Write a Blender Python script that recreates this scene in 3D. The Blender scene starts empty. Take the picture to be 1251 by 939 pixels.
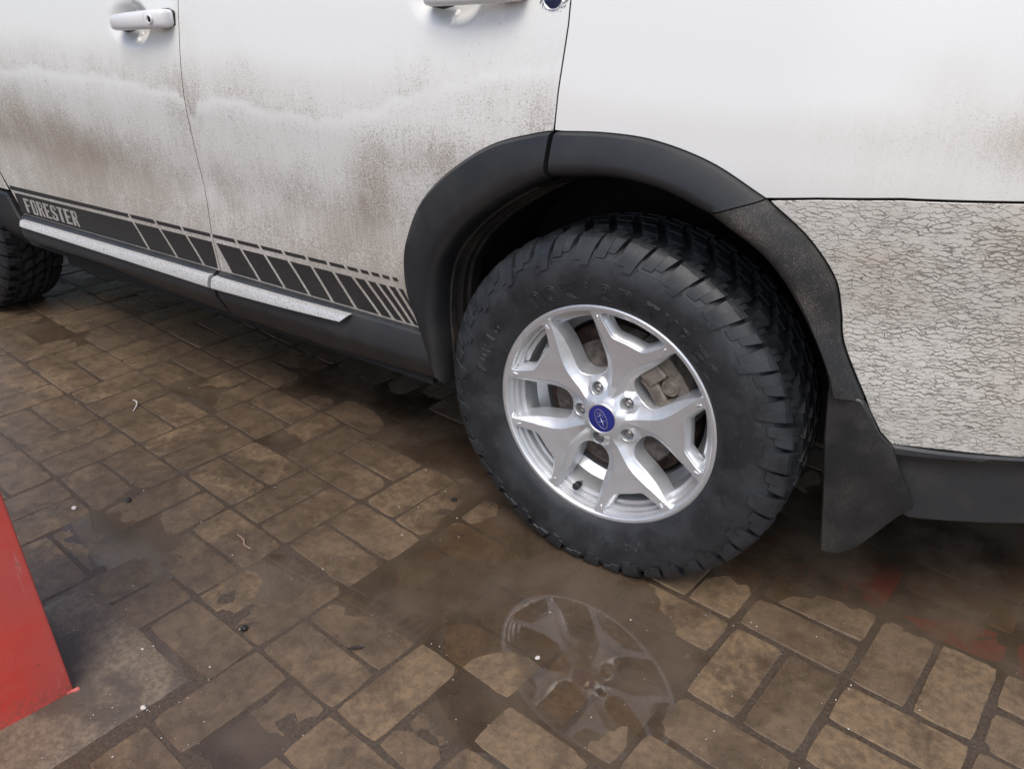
import bpy, bmesh, math, random
from math import sin, cos, pi, radians, hypot, atan2, degrees, exp
from mathutils import Vector, Matrix, noise
from mathutils.geometry import delaunay_2d_cdt
random.seed(7)
scene = bpy.context.scene
COL = scene.collection

# ------------------------------------------------------------------ camera
CAM = Vector((0.5928, -1.24487, 1.13093))
RIGHT = Vector((0.836418, 0.547970, 0.011552))
DOWN = Vector((0.259209, -0.376909, -0.889241))
FWD = Vector((-0.482923, 0.746772, -0.457293))
FPX = 971.708
cam_data = bpy.data.cameras.new('camera')
cam = bpy.data.objects.new('camera', cam_data)
COL.objects.link(cam)
cam.matrix_world = Matrix(((RIGHT.x, -DOWN.x, -FWD.x, CAM.x), (RIGHT.y, -DOWN.y, -FWD.y, CAM.y),
                           (RIGHT.z, -DOWN.z, -FWD.z, CAM.z), (0, 0, 0, 1)))
cam_data.sensor_fit = 'HORIZONTAL'
cam_data.sensor_width = 36.0
cam_data.lens = FPX / 1251 * 36.0
cam_data.clip_start = 0.02
cam_data.clip_end = 2000
scene.camera = cam

# ------------------------------------------------------------------ light
SUN_EL, SUN_AZ = radians(60), radians(158)     # azimuth clockwise from +Y: behind the camera
world = bpy.data.worlds.new('World')
scene.world = world
world.use_nodes = True
wn, wl = world.node_tree.nodes, world.node_tree.links
bg = wn['Background']
sky = wn.new('ShaderNodeTexSky')
sky.sky_type = 'NISHITA'
sky.sun_disc = False
sky.sun_elevation = SUN_EL
sky.sun_rotation = SUN_AZ
sky.air_density = 1.0
sky.dust_density = 3.4
sky.ozone_density = 1.0
wl.new(sky.outputs[0], bg.inputs[0])
bg.inputs[1].default_value = 0.12
sun_data = bpy.data.lights.new('sun', 'SUN')
sun_data.energy = 1.05
sun_data.angle = radians(35)
sun_data.color = (1.0, 0.965, 0.92)
sun = bpy.data.objects.new('sun', sun_data)
COL.objects.link(sun)
sd = Vector((sin(SUN_AZ) * cos(SUN_EL), cos(SUN_AZ) * cos(SUN_EL), sin(SUN_EL)))
sun.rotation_euler = sd.to_track_quat('Z', 'Y').to_euler()
scene.view_settings.view_transform = 'Standard'
scene.view_settings.look = 'None'
scene.view_settings.exposure = 0.62
scene.view_settings.gamma = 1.0
scene.view_settings.use_curve_mapping = False

# ------------------------------------------------------------------ node helpers
class NT:
    def __init__(s, name):
        s.mat = bpy.data.materials.new(name)
        s.mat.use_nodes = True
        s.t = s.mat.node_tree
        s.p = s.t.nodes['Principled BSDF']
        s.out = s.t.nodes['Material Output']
        s._pos = None
    def n(s, kind, **kw):
        nd = s.t.nodes.new(kind)
        for k, v in kw.items():
            setattr(nd, k, v)
        return nd
    def link(s, a, b):
        s.t.links.new(a, b)
    def put(s, sock, v):
        if isinstance(v, (int, float)):
            sock.default_value = v
        elif isinstance(v, tuple):
            sock.default_value = v if len(v) == len(sock.default_value) else (v + (1,))
        else:
            s.link(v, sock)
    def pos(s):
        if not s._pos:
            s._pos = s.n('ShaderNodeNewGeometry').outputs['Position']
        return s._pos
    def obj(s):
        return s.n('ShaderNodeTexCoord').outputs['Object']
    def rnd(s):
        return s.n('ShaderNodeObjectInfo').outputs['Random']
    def map(s, vec, scale=(1, 1, 1), rot=(0, 0, 0), loc=(0, 0, 0)):
        m = s.n('ShaderNodeMapping')
        s.link(vec, m.inputs[0])
        m.inputs['Scale'].default_value = scale
        m.inputs['Rotation'].default_value = rot
        m.inputs['Location'].default_value = loc
        return m.outputs[0]
    def noise(s, scale, detail=3, vec=None, rough=0.55, dist=0.0, col=False):
        t = s.n('ShaderNodeTexNoise')
        s.link(vec if vec is not None else s.pos(), t.inputs['Vector'])
        t.inputs['Scale'].default_value = scale
        t.inputs['Detail'].default_value = detail
        t.inputs['Roughness'].default_value = rough
        t.inputs['Distortion'].default_value = dist
        return t.outputs['Color' if col else 'Fac']
    def vor(s, scale, vec=None, feature='F1', rand=1.0):
        t = s.n('ShaderNodeTexVoronoi')
        t.feature = feature
        s.link(vec if vec is not None else s.pos(), t.inputs['Vector'])
        t.inputs['Scale'].default_value = scale
        t.inputs['Randomness'].default_value = rand
        return t.outputs['Distance']
    def m(s, op, a, b=0.0, c=0.0, clamp=False):
        nd = s.n('ShaderNodeMath', operation=op, use_clamp=clamp)
        s.put(nd.inputs[0], a); s.put(nd.inputs[1], b)
        if op in ('MULTIPLY_ADD',):
            s.put(nd.inputs[2], c)
        return nd.outputs[0]
    def rng(s, v, a, b, c=0.0, d=1.0, smooth=True):
        nd = s.n('ShaderNodeMapRange', interpolation_type='SMOOTHSTEP' if smooth else 'LINEAR')
        s.put(nd.inputs[0], v); s.put(nd.inputs[1], a); s.put(nd.inputs[2], b); s.put(nd.inputs[3], c); s.put(nd.inputs[4], d)
        return nd.outputs[0]
    def mix(s, f, a, b):
        nd = s.n('ShaderNodeMix', data_type='RGBA')
        s.put(nd.inputs['Factor'], f)
        s.put(nd.inputs[6], a); s.put(nd.inputs[7], b)
        return nd.outputs[2]
    def attr(s, name):
        return s.n('ShaderNodeAttribute', attribute_name=name).outputs['Fac']
    def bump(s, h, strength=0.3, dist=0.002):
        nd = s.n('ShaderNodeBump')
        nd.inputs['Strength'].default_value = strength
        nd.inputs['Distance'].default_value = dist
        s.link(h, nd.inputs['Height'])
        s.link(nd.outputs[0], s.p.inputs['Normal'])
        return nd.outputs[0]
    def set(s, **kw):
        for k, v in kw.items():
            s.put(s.p.inputs[k.replace('_', ' ')], v)
        return s

def mat_paint():
    t = NT('dirty_white_paint')
    d = t.attr('dirt'); br = t.attr('brown'); spk_ = t.attr('speck')
    n1 = t.m('MULTIPLY_ADD', t.noise(400, 2, rough=0.65), 2.4, -0.7)
    st = t.m('MULTIPLY_ADD', t.noise(1, 3, t.map(t.pos(), (150, 150, 14), (0, radians(9), 0))), 2.2, -0.6)
    big = t.m('MULTIPLY_ADD', t.noise(9, 4), 2.0, -0.5)
    n = t.m('ADD', t.m('MULTIPLY', n1, 0.62), t.m('ADD', t.m('MULTIPLY', st, 0.13), t.m('MULTIPLY', big, 0.25)))
    m = t.m('MULTIPLY', t.rng(t.m('ADD', n, d), 0.76, 1.20), spk_)
    film = t.m('MULTIPLY', t.m('MULTIPLY', d, t.m('MULTIPLY_ADD', spk_, -0.42, 1.22)), t.rng(t.m('ADD', t.m('MULTIPLY', t.noise(5, 4), .5), t.m('MULTIPLY', t.noise(1, 4, t.map(t.pos(), (60, 60, 5), (0, radians(7), 0))), .5)), 0.32, 0.68, 0.5, 0.95))
    # scattered specks and thin scratches over the clean paint
    sp = t.rng(t.vor(55), 0.0, 0.028, 1.0, 0.0)
    spk = t.m('MULTIPLY', sp, t.rng(t.noise(7, 2), 0.45, 0.6))
    sc = t.rng(t.vor(16, t.map(t.pos(), (1, 1, 0.28), (0, radians(28), 0)), 'F1'), 0.0, 0.02, 1.0, 0.0)
    dirtc = t.mix(br, (0.25, 0.215, 0.175), (0.20, 0.142, 0.088))
    filmc = t.mix(br, (0.53, 0.495, 0.435), (0.33, 0.245, 0.16))
    c = t.mix(film, (0.765, 0.775, 0.755), filmc)
    c = t.mix(t.m('MULTIPLY', m, 0.74), c, dirtc)
    c = t.mix(t.m('MULTIPLY', t.m('MAXIMUM', spk, sc), 0.7), c, (0.16, 0.13, 0.11))
    t.set(Base_Color=c, Roughness=t.m('MULTIPLY_ADD', t.m('MAXIMUM', m, film), 0.5, 0.28),
          Coat_Weight=t.m('MULTIPLY_ADD', t.m('MAXIMUM', m, film), -0.6, 0.6), Coat_Roughness=0.08)
    t.bump(t.m('ADD', m, t.m('MULTIPLY', film, t.noise(210, 3, rough=0.7))), 0.25, 0.0008)
    return t.mat

def mat_clean_paint():
    t = NT('white_handle_paint')
    sp = t.rng(t.vor(140), 0.0, 0.07, 1.0, 0.0)
    f = t.m('MULTIPLY', sp, t.rng(t.noise(40, 2), 0.4, 0.6))
    t.set(Base_Color=t.mix(t.m('MULTIPLY', f, 0.5), (0.72, 0.72, 0.72), (0.2, 0.17, 0.15)), Roughness=0.3, Coat_Weight=0.4)
    return t.mat

def mat_bumper():
    t = NT('cracked_mud_on_white')
    d = t.attr('dirt'); br = t.attr('brown')
    def vm(op, p, q):
        nd = t.n('ShaderNodeVectorMath', operation=op)
        for sk, v in zip(nd.inputs, (p, q)):
            if isinstance(v, tuple): sk.default_value = v
            else: t.link(v, sk)
        return nd.outputs[0]
    w1 = vm('MULTIPLY', vm('SUBTRACT', t.noise(30, 2, col=True), (.5, .5, .5)), (.020, .020, .013))
    w2 = vm('MULTIPLY', vm('SUBTRACT', t.noise(130, 2, col=True), (.5, .5, .5)), (.007, .007, .0055))
    v = vm('ADD', t.pos(), vm('ADD', w1, w2))
    def cracks(scale, seed, delta):
        base = t.map(v, scale, (0, 0, 0), (seed, 0, 0))
        cz = t.n('ShaderNodeCombineXYZ'); t.link(t.m('MULTIPLY', delta, scale[2]), cz.inputs[2])
        t.link(t.m('MULTIPLY', delta, scale[0] * .10), cz.inputs[0])
        def cellval(p):
            vo = t.n('ShaderNodeTexVoronoi'); vo.inputs['Scale'].default_value = 1.0
            t.link(p, vo.inputs['Vector'])
            sx = t.n('ShaderNodeSeparateColor'); t.link(vo.outputs['Color'], sx.inputs[0])
            return sx.outputs[0]
        return t.m('GREATER_THAN', t.m('ABSOLUTE', t.m('SUBTRACT', cellval(base), cellval(vm('ADD', base, cz.outputs[0])))), 0.004)
    g = t.rng(t.noise(1, 3, t.map(t.pos(), (34, 34, 60)), 0.6), 0.30, 0.58, 0.0, 1.0)
    dens = t.m('MULTIPLY_ADD', d, 0.75, 0.30)
    k1 = cracks((60, 60, 150), 0.0, t.m('MULTIPLY', t.m('MULTIPLY', g, dens), .0021))
    g2_ = t.rng(t.noise(1, 3, t.map(t.pos(), (50, 50, 80), (0, 0, 0), (3, 1, 7)), 0.6), 0.44, 0.70, 0.0, 1.0)
    k2 = t.m('MULTIPLY', cracks((100, 100, 230), 5.0, t.m('MULTIPLY', t.m('MULTIPLY', g2_, dens), .0016)), 0.75)
    k = t.m('MAXIMUM', k1, k2)
    mud = t.mix(t.m('MULTIPLY', t.noise(190, 3), 1.0), (0.67, 0.66, 0.615), (0.54, 0.525, 0.480))
    mud = t.mix(t.rng(t.noise(14, 4), 0.45, 0.75, 0, 0.45), mud, (0.50, 0.465, 0.42))
    mud = t.mix(t.m('MULTIPLY', br, 0.5), mud, (0.42, 0.335, 0.245))
    c = t.mix(t.m('MULTIPLY', k, 0.74), mud, (0.095, 0.077, 0.063))
    t.set(Base_Color=c, Roughness=0.75, Specular_IOR_Level=0.3)
    t.bump(t.m('ADD', t.m('MULTIPLY', t.m('SUBTRACT', 1.0, k), 0.5), t.m('MULTIPLY', t.noise(150, 3), 0.8)), 0.45, 0.002)
    return t.mat

def mat_plastic(name, base, dust, amount, rough=0.5, scale=500):
    """black grained plastic with dried mud specks"""
    t = NT(name)
    g = t.noise(1400, 2)
    zone = t.rng(t.noise(11, 4), 0.38, 0.66)
    sp = t.rng(t.m('ADD', t.noise(scale, 2, rough=0.7), t.m('MULTIPLY', zone, 0.09)), 0.70 - 0.12 * amount, 0.78 - 0.1 * amount)
    film = t.m('MULTIPLY', zone, 0.35 * amount)
    c = t.mix(film, base, tuple(b * 0.55 for b in dust))
    c = t.mix(t.m('MULTIPLY', sp, 0.7 * min(1, amount)), c, dust)
    t.set(Base_Color=c, Roughness=t.m('MULTIPLY_ADD', sp, 0.3, rough), Specular_IOR_Level=0.5)
    t.bump(t.m('ADD', g, t.m('MULTIPLY', sp, 1.0)), 0.25, 0.0006)
    return t.mat

def mat_simple(name, col, rough=0.5, metal=0.0, spec=0.5, nscale=60, namt=0.25, bump=0.0):
    t = NT(name)
    n = t.noise(nscale, 4)
    dark = tuple(c * (1 - namt) for c in col)
    lite = tuple(min(1, c * (1 + namt)) for c in col)
    t.set(Base_Color=t.mix(t.rng(n, 0.3, 0.7), dark, lite), Roughness=t.m('MULTIPLY_ADD', n, 0.2, rough - 0.1), Metallic=metal, Specular_IOR_Level=spec)
    if bump:
        t.bump(t.noise(nscale * 5, 4), 0.4, bump)
    return t.mat

def mat_tyre():
    t = NT('tyre_rubber')
    o = t.obj()
    n = t.noise(18, 5, o); f = t.noise(260, 3, o)
    c = t.mix(t.rng(n, 0.35, 0.7), (0.014, 0.0162, 0.0195), (0.027, 0.0308, 0.0365))
    c = t.mix(t.rng(t.noise(90, 4, o), 0.52, 0.72, 0, 0.35), c, (0.048, 0.052, 0.058))
    sp = t.rng(t.noise(420, 2, o, 0.7), 0.70, 0.78)
    c = t.mix(t.m('MULTIPLY', sp, 0.4), c, (0.16, 0.16, 0.16))
    t.set(Base_Color=c, Roughness=t.rng(n, 0.3, 0.7, 0.42, 0.62), Specular_IOR_Level=0.55)
    t.bump(f, 0.25, 0.0008)
    return t.mat

def mat_alloy():
    t = NT('silver_alloy')
    o = t.obj()
    fl = t.noise(1500, 1, o)
    n = t.noise(25, 4, o)
    c = t.mix(t.rng(fl, 0.35, 0.65), (0.62, 0.645, 0.67), (0.76, 0.78, 0.80))
    c = t.mix(t.rng(n, 0.55, 0.75, 0, 0.3), c, (0.52, 0.52, 0.51))
    sp = t.rng(t.noise(210, 3, o, 0.7), 0.64, 0.72)
    c = t.mix(t.m('MULTIPLY', sp, t.rng(t.noise(12, 3, o), 0.42, 0.62, 0.0, 0.6)), c, (0.24, 0.21, 0.18))
    t.set(Base_Color=c, Metallic=0.72, Roughness=t.rng(n, 0.3, 0.7, 0.34, 0.48), Coat_Weight=0.25, Coat_Roughness=0.12)
    return t.mat

def mat_chrome_dirty():
    t = NT('dirty_satin_chrome')
    sp = t.rng(t.noise(300, 2, rough=0.7), 0.48, 0.68)
    c = t.mix(sp, (0.64, 0.64, 0.635), (0.24, 0.225, 0.20))
    t.set(Base_Color=c, Metallic=t.m('MULTIPLY_ADD', sp, -0.3, 0.35), Roughness=t.m('MULTIPLY_ADD', sp, 0.4, 0.3))
    return t.mat

def mat_decal():
    t = NT('dark_decal_film')
    d = t.rng(t.noise(260, 3, rough=0.65), 0.50, 0.72)
    c = t.mix(t.m('MULTIPLY', d, 0.35), (0.022, 0.021, 0.021), (0.14, 0.125, 0.11))
    t.set(Base_Color=c, Roughness=0.5)
    return t.mat

def mat_decal_text():
    t = NT('paint_showing_as_lettering')
    d = t.rng(t.noise(330, 2, rough=0.6), 0.4, 0.68)
    t.set(Base_Color=t.mix(d, (0.45, 0.43, 0.40), (0.17, 0.155, 0.14)), Roughness=0.6)
    return t.mat

def mud_layers(t, tan, tan2, dark, cover=0.88):
    r = t.rnd()
    big = t.noise(3.1, 5, rough=0.6); mid = t.noise(13, 6, rough=0.62, dist=0.4); fine = t.noise(55, 8, rough=0.78)
    grit = t.noise(480, 2, rough=0.7)
    c = t.mix(t.rng(fine, 0.38, 0.62), tan, tan2)
    c = t.mix(t.m('MULTIPLY', r, 0.7), c, dark)
    smear = t.m('ADD', t.m('MULTIPLY', big, 0.5), t.m('MULTIPLY', mid, 0.5))
    mud = t.mix(t.rng(t.noise(30, 4), 0.35, 0.65), (0.082, 0.057, 0.037), (0.118, 0.084, 0.056))
    sx = t.n('ShaderNodeSeparateXYZ'); t.link(t.pos(), sx.inputs[0])
    smear = t.m('ADD', smear, t.rng(sx.outputs[0], -.25, .35, .045, -.035))
    ms = t.rng(t.m('ADD', smear, t.m('MULTIPLY', t.m('SUBTRACT', fine, 0.5), 0.16)), 0.44, 0.58)
    c = t.mix(t.m('MULTIPLY', ms, cover), c, mud)
    spk = t.rng(grit, 0.60, 0.70)
    c = t.mix(t.m('MULTIPLY', spk, 0.5), c, (0.26, 0.23, 0.19))
    drk = t.rng(t.noise(85, 4, rough=0.75), 0.57, 0.70)
    c = t.mix(t.m('MULTIPLY', drk, 0.55), c, (0.05, 0.04, 0.032))
    rough = t.rng(smear, 0.36, 0.62, 0.52, 0.24)
    h = t.m('ADD', t.m('MULTIPLY', fine, 0.7), t.m('MULTIPLY', grit, 0.3))
    return c, rough, h

def mat_brick(name, tan, tan2, dark, cover=0.88):
    t = NT(name)
    c, rough, h = mud_layers(t, tan, tan2, dark, cover)
    t.set(Base_Color=c, Roughness=rough, Specular_IOR_Level=0.45)
    t.bump(h, 0.6, 0.0022)
    return t.mat

def mat_bed():
    t = NT('wet_joint_mud')
    f = t.noise(160, 4); b = t.noise(12, 4)
    c = t.mix(t.rng(f, 0.3, 0.7), (0.056, 0.041, 0.029), (0.092, 0.068, 0.048))
    t.set(Base_Color=c, Roughness=t.rng(b, 0.35, 0.65, 0.6, 0.3), Specular_IOR_Level=0.4)
    t.bump(f, 0.5, 0.002)
    return t.mat

def mat_water():
    t = NT('murky_puddle_water')
    t.t.nodes.remove(t.p)
    bmp = t.n('ShaderNodeBump')
    bmp.inputs['Strength'].default_value = 0.05
    bmp.inputs['Distance'].default_value = 0.001
    t.link(t.noise(30, 2), bmp.inputs['Height'])
    fr = t.n('ShaderNodeFresnel'); fr.inputs[0].default_value = 1.5
    t.link(bmp.outputs[0], fr.inputs[1])
    gl = t.n('ShaderNodeBsdfGlossy'); gl.inputs['Roughness'].default_value = 0.03
    gl.inputs[0].default_value = (1, 1, 1, 1)
    t.link(bmp.outputs[0], gl.inputs['Normal'])
    df = t.n('ShaderNodeBsdfDiffuse')
    t.link(t.mix(t.noise(6, 4), (0.112, 0.082, 0.057), (0.150, 0.112, 0.080)), df.inputs[0])
    tr = t.n('ShaderNodeBsdfTransparent'); tr.inputs[0].default_value = (0.90, 0.84, 0.76, 1)
    mx = t.n('ShaderNodeMixShader'); mx2 = t.n('ShaderNodeMixShader')
    murk = t.rng(t.noise(5, 4, rough=0.6), 0.36, 0.64, 0.24, 0.74)
    t.link(murk, mx.inputs[0]); t.link(tr.outputs[0], mx.inputs[1]); t.link(df.outputs[0], mx.inputs[2])
    t.link(fr.outputs[0], mx2.inputs[0]); t.link(mx.outputs[0], mx2.inputs[1]); t.link(gl.outputs[0], mx2.inputs[2])
    t.link(mx2.outputs[0], t.out.inputs[0])
    return t.mat

def mat_red():
    t = NT('weathered_red_paint')
    o = t.pos()
    n = t.noise(9, 5, o); f = t.noise(140, 4, o)
    c = t.mix(t.rng(n, 0.3, 0.7), (0.70, 0.052, 0.034), (0.74, 0.070, 0.048))
    dust = t.rng(t.m('ADD', t.noise(4, 3, o), t.m('MULTIPLY', f, 0.2)), 0.5, 0.72)
    c = t.mix(t.m('MULTIPLY', dust, 0.35), c, (0.5, 0.19, 0.17))
    chip = t.rng(t.noise(48, 3, o, 0.7), 0.69, 0.72)
    c = t.mix(t.m('MULTIPLY', chip, 0.7), c, (0.20, 0.06, 0.05))
    sx = t.n('ShaderNodeSeparateXYZ'); t.link(o, sx.inputs[0])
    low = t.rng(t.m('ADD', sx.outputs[2], t.m('MULTIPLY', t.noise(30, 4, o), -0.05)), 0.05, -0.03)
    c = t.mix(t.m('MULTIPLY', low, t.rng(f, 0.4, 0.62, 0.0, 0.45)), c, (0.16, 0.085, 0.06))
    scr = t.rng(t.noise(1, 3, t.map(o, (40, 40, 5), (radians(12), 0, 0))), 0.64, 0.70)
    c = t.mix(t.m('MULTIPLY', scr, 0.4), c, (0.62, 0.30, 0.27))
    t.set(Base_Color=c, Roughness=t.rng(n, 0.3, 0.7, 0.38, 0.55), Coat_Weight=0.15)
    t.bump(t.noise(60, 4, o), 0.15, 0.001)
    return t.mat

def mat_concrete():
    t = NT('stained_concrete')
    big = t.noise(8, 5, rough=0.6); f = t.noise(110, 5, rough=0.65)
    c = t.mix(t.rng(f, 0.35, 0.65), (0.125, 0.095, 0.069), (0.205, 0.160, 0.115))
    c = t.mix(t.rng(big, 0.44, 0.62, 0, 0.85), c, (0.080, 0.063, 0.050))
    c = t.mix(t.m('MULTIPLY', t.rng(t.noise(420, 2, rough=0.7), 0.67, 0.75), 0.5), c, (0.36, 0.33, 0.29))
    t.set(Base_Color=c, Roughness=0.55)
    t.bump(f, 0.6, 0.003)
    return t.mat

M = dict(
    paint=mat_paint(), handle=mat_clean_paint(), bumper=mat_bumper(),
    flare=mat_plastic('black_flare_plastic', (0.015, 0.0165, 0.019), (0.13, 0.115, 0.10), 0.35, 0.40),
    flare_dirty=mat_plastic('dusty_flare_plastic', (0.016, 0.017, 0.019), (0.20, 0.17, 0.14), 0.8, 0.45),
    clad=mat_plastic('grey_cladding_plastic', (0.026, 0.028, 0.032), (0.13, 0.12, 0.105), 0.5, 0.42),
    flap=mat_plastic('speckled_flap_rubber', (0.012, 0.013, 0.0145), (0.28, 0.255, 0.225), 0.35, 0.42, 420),
    liner=mat_plastic('wheel_arch_plastic', (0.006, 0.006, 0.0065), (0.032, 0.026, 0.021), 0.6, 0.8),
    lip=mat_plastic('muddy_arch_lip', (0.012, 0.0115, 0.011), (0.10, 0.078, 0.06), 0.7, 0.6, 260),
    under=mat_simple('underbody_black', (0.010, 0.0095, 0.009), 0.8),
    tyre=mat_tyre(), alloy=mat_alloy(), chrome=mat_chrome_dirty(),
    steel=mat_simple('lug_steel', (0.42, 0.40, 0.38), 0.28, 0.95, nscale=200, namt=0.3),
    disc=mat_simple('dusty_brake_steel', (0.11, 0.095, 0.083), 0.5, 0.5, nscale=70, namt=0.35),
    caliper=mat_simple('dusty_caliper_iron', (0.20, 0.175, 0.148), 0.6, 0.2, nscale=50, namt=0.35, bump=0.002),
    rust=mat_simple('rusty_drum_steel', (0.085, 0.055, 0.042), 0.6, 0.3, nscale=50, namt=0.5),
    black=mat_simple('black_rubber_and_gap_shade', (0.012, 0.012, 0.013), 0.5),
    blue=mat_simple('blue_cap_enamel', (0.030, 0.040, 0.26), 0.2, 0.3, nscale=30, namt=0.08),
    navy=mat_simple('navy_badge_enamel', (0.02, 0.03, 0.075), 0.25),
    silver=mat_simple('bright_silver', (0.75, 0.76, 0.78), 0.22, 0.9, nscale=200, namt=0.1),
    decal=mat_decal(), dtext=mat_decal_text(),
    glass=mat_simple('dark_tinted_glass', (0.015, 0.017, 0.018), 0.06),
    brick=mat_brick('tan_paver', (0.235, 0.160, 0.092), (0.140, 0.097, 0.059), (0.120, 0.085, 0.056)),
    redbrick=mat_brick('red_paver', (0.36, 0.050, 0.026), (0.27, 0.044, 0.026), (0.18, 0.044, 0.028), 0.5),
    bed=mat_bed(), water=mat_water(), red=mat_red(), concrete=mat_concrete(),
    chip=mat_simple('pale_chip', (0.55, 0.52, 0.48), 0.6, nscale=300),
    darkstone=mat_simple('dark_stone', (0.022, 0.02, 0.019), 0.45, nscale=200),
    twig=mat_simple('dry_twig', (0.30, 0.20, 0.14), 0.7, nscale=200),
    leaf=mat_simple('dead_leaf', (0.028, 0.019, 0.013), 0.5, nscale=200),
)

# ------------------------------------------------------------------ mesh helpers
def mesh_obj(name, verts, faces, mat, parent=None, smooth=True, sharp=None, loc=None):
    me = bpy.data.meshes.new(name)
    me.from_pydata([tuple(v) for v in verts], [], faces)
    me.update()
    bm = bmesh.new(); bm.from_mesh(me)
    bmesh.ops.recalc_face_normals(bm, faces=bm.faces)
    bm.to_mesh(me); bm.free()
    if mat: me.materials.append(mat)
    if smooth:
        me.polygons.foreach_set('use_smooth', [True] * len(me.polygons))
        if sharp: me.set_sharp_from_angle(angle=radians(sharp))
    o = bpy.data.objects.new(name, me)
    COL.objects.link(o)
    if parent: o.parent = parent
    if loc: o.location = loc
    return o

def add_bm_obj(name, bm, mat, parent=None, smooth=True, sharp=40):
    me = bpy.data.meshes.new(name)
    bmesh.ops.recalc_face_normals(bm, faces=bm.faces)
    bm.to_mesh(me); bm.free()
    if mat: me.materials.append(mat)
    if smooth:
        me.polygons.foreach_set('use_smooth', [True] * len(me.polygons))
        if sharp: me.set_sharp_from_angle(angle=radians(sharp))
    o = bpy.data.objects.new(name, me)
    COL.objects.link(o)
    if parent: o.parent = parent
    return o

def lerp_tab(x, X, Y):
    if x <= X[0]: return Y[0]
    for k in range(1, len(X)):
        if x <= X[k]:
            f = (x - X[k - 1]) / (X[k] - X[k - 1])
            return Y[k - 1] + f * (Y[k] - Y[k - 1])
    return Y[-1]

def catmull(pts, n):
    """smooth resample of an open polyline, n points, even arc length"""
    P = [Vector(p) for p in pts]
    P = [P[0] * 2 - P[1]] + P + [P[-1] * 2 - P[-2]]
    d = []
    for k in range(1, len(P) - 2):
        for q in range(12):
            t = q / 12
            a, b, c, e = P[k - 1], P[k], P[k + 1], P[k + 2]
            d.append(0.5 * ((2 * b) + (c - a) * t + (2 * a - 5 * b + 4 * c - e) * t * t + (3 * b - a - 3 * c + e) * t ** 3))
    d.append(P[-2])
    L = [0]
    for k in range(1, len(d)): L.append(L[-1] + (d[k] - d[k - 1]).length)
    out = []; j = 0
    for k in range(n):
        s = L[-1] * k / (n - 1)
        while j < len(L) - 2 and L[j + 1] < s: j += 1
        f = (s - L[j]) / max(1e-9, L[j + 1] - L[j])
        out.append(d[j].lerp(d[j + 1], min(1, f)))
    return out

def densify(loop, step):
    out = []
    for k in range(len(loop)):
        a = Vector(loop[k]); b = Vector(loop[(k + 1) % len(loop)])
        n = max(1, int((b - a).length / step + 0.5))
        for q in range(n): out.append(a.lerp(b, q / n))
    return out

def area2(loop):
    return sum(loop[k - 1][0] * loop[k][1] - loop[k][0] * loop[k - 1][1] for k in range(len(loop))) / 2

def inset(loop, d):
    """move a closed loop inwards by d"""
    sgn = 1 if area2(loop) > 0 else -1
    out = []; n = len(loop)
    for k in range(n):
        a = Vector(loop[k - 1]); b = Vector(loop[k]); c = Vector(loop[(k + 1) % n])
        e1 = (b - a).normalized(); e2 = (c - b).normalized()
        n1 = Vector((-e1.y, e1.x)) * sgn; n2 = Vector((-e2.y, e2.x)) * sgn
        m = n1 + n2
        if m.length < 1e-6: m = n1
        m.normalize()
        out.append(b + m * (d / max(0.45, m.dot(n1))))
    return out

def inside(p, loop):
    x, y = p; c = False; n = len(loop); j = n - 1
    for k in range(n):
        xi, yi = loop[k]; xj, yj = loop[j]
        if (yi > y) != (yj > y) and x < (xj - xi) * (y - yi) / (yj - yi) + xi: c = not c
        j = k
    return c

def near_loop(p, loop, d):
    d2 = d * d
    return any((p[0] - q[0]) ** 2 + (p[1] - q[1]) ** 2 < d2 for q in loop)

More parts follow.
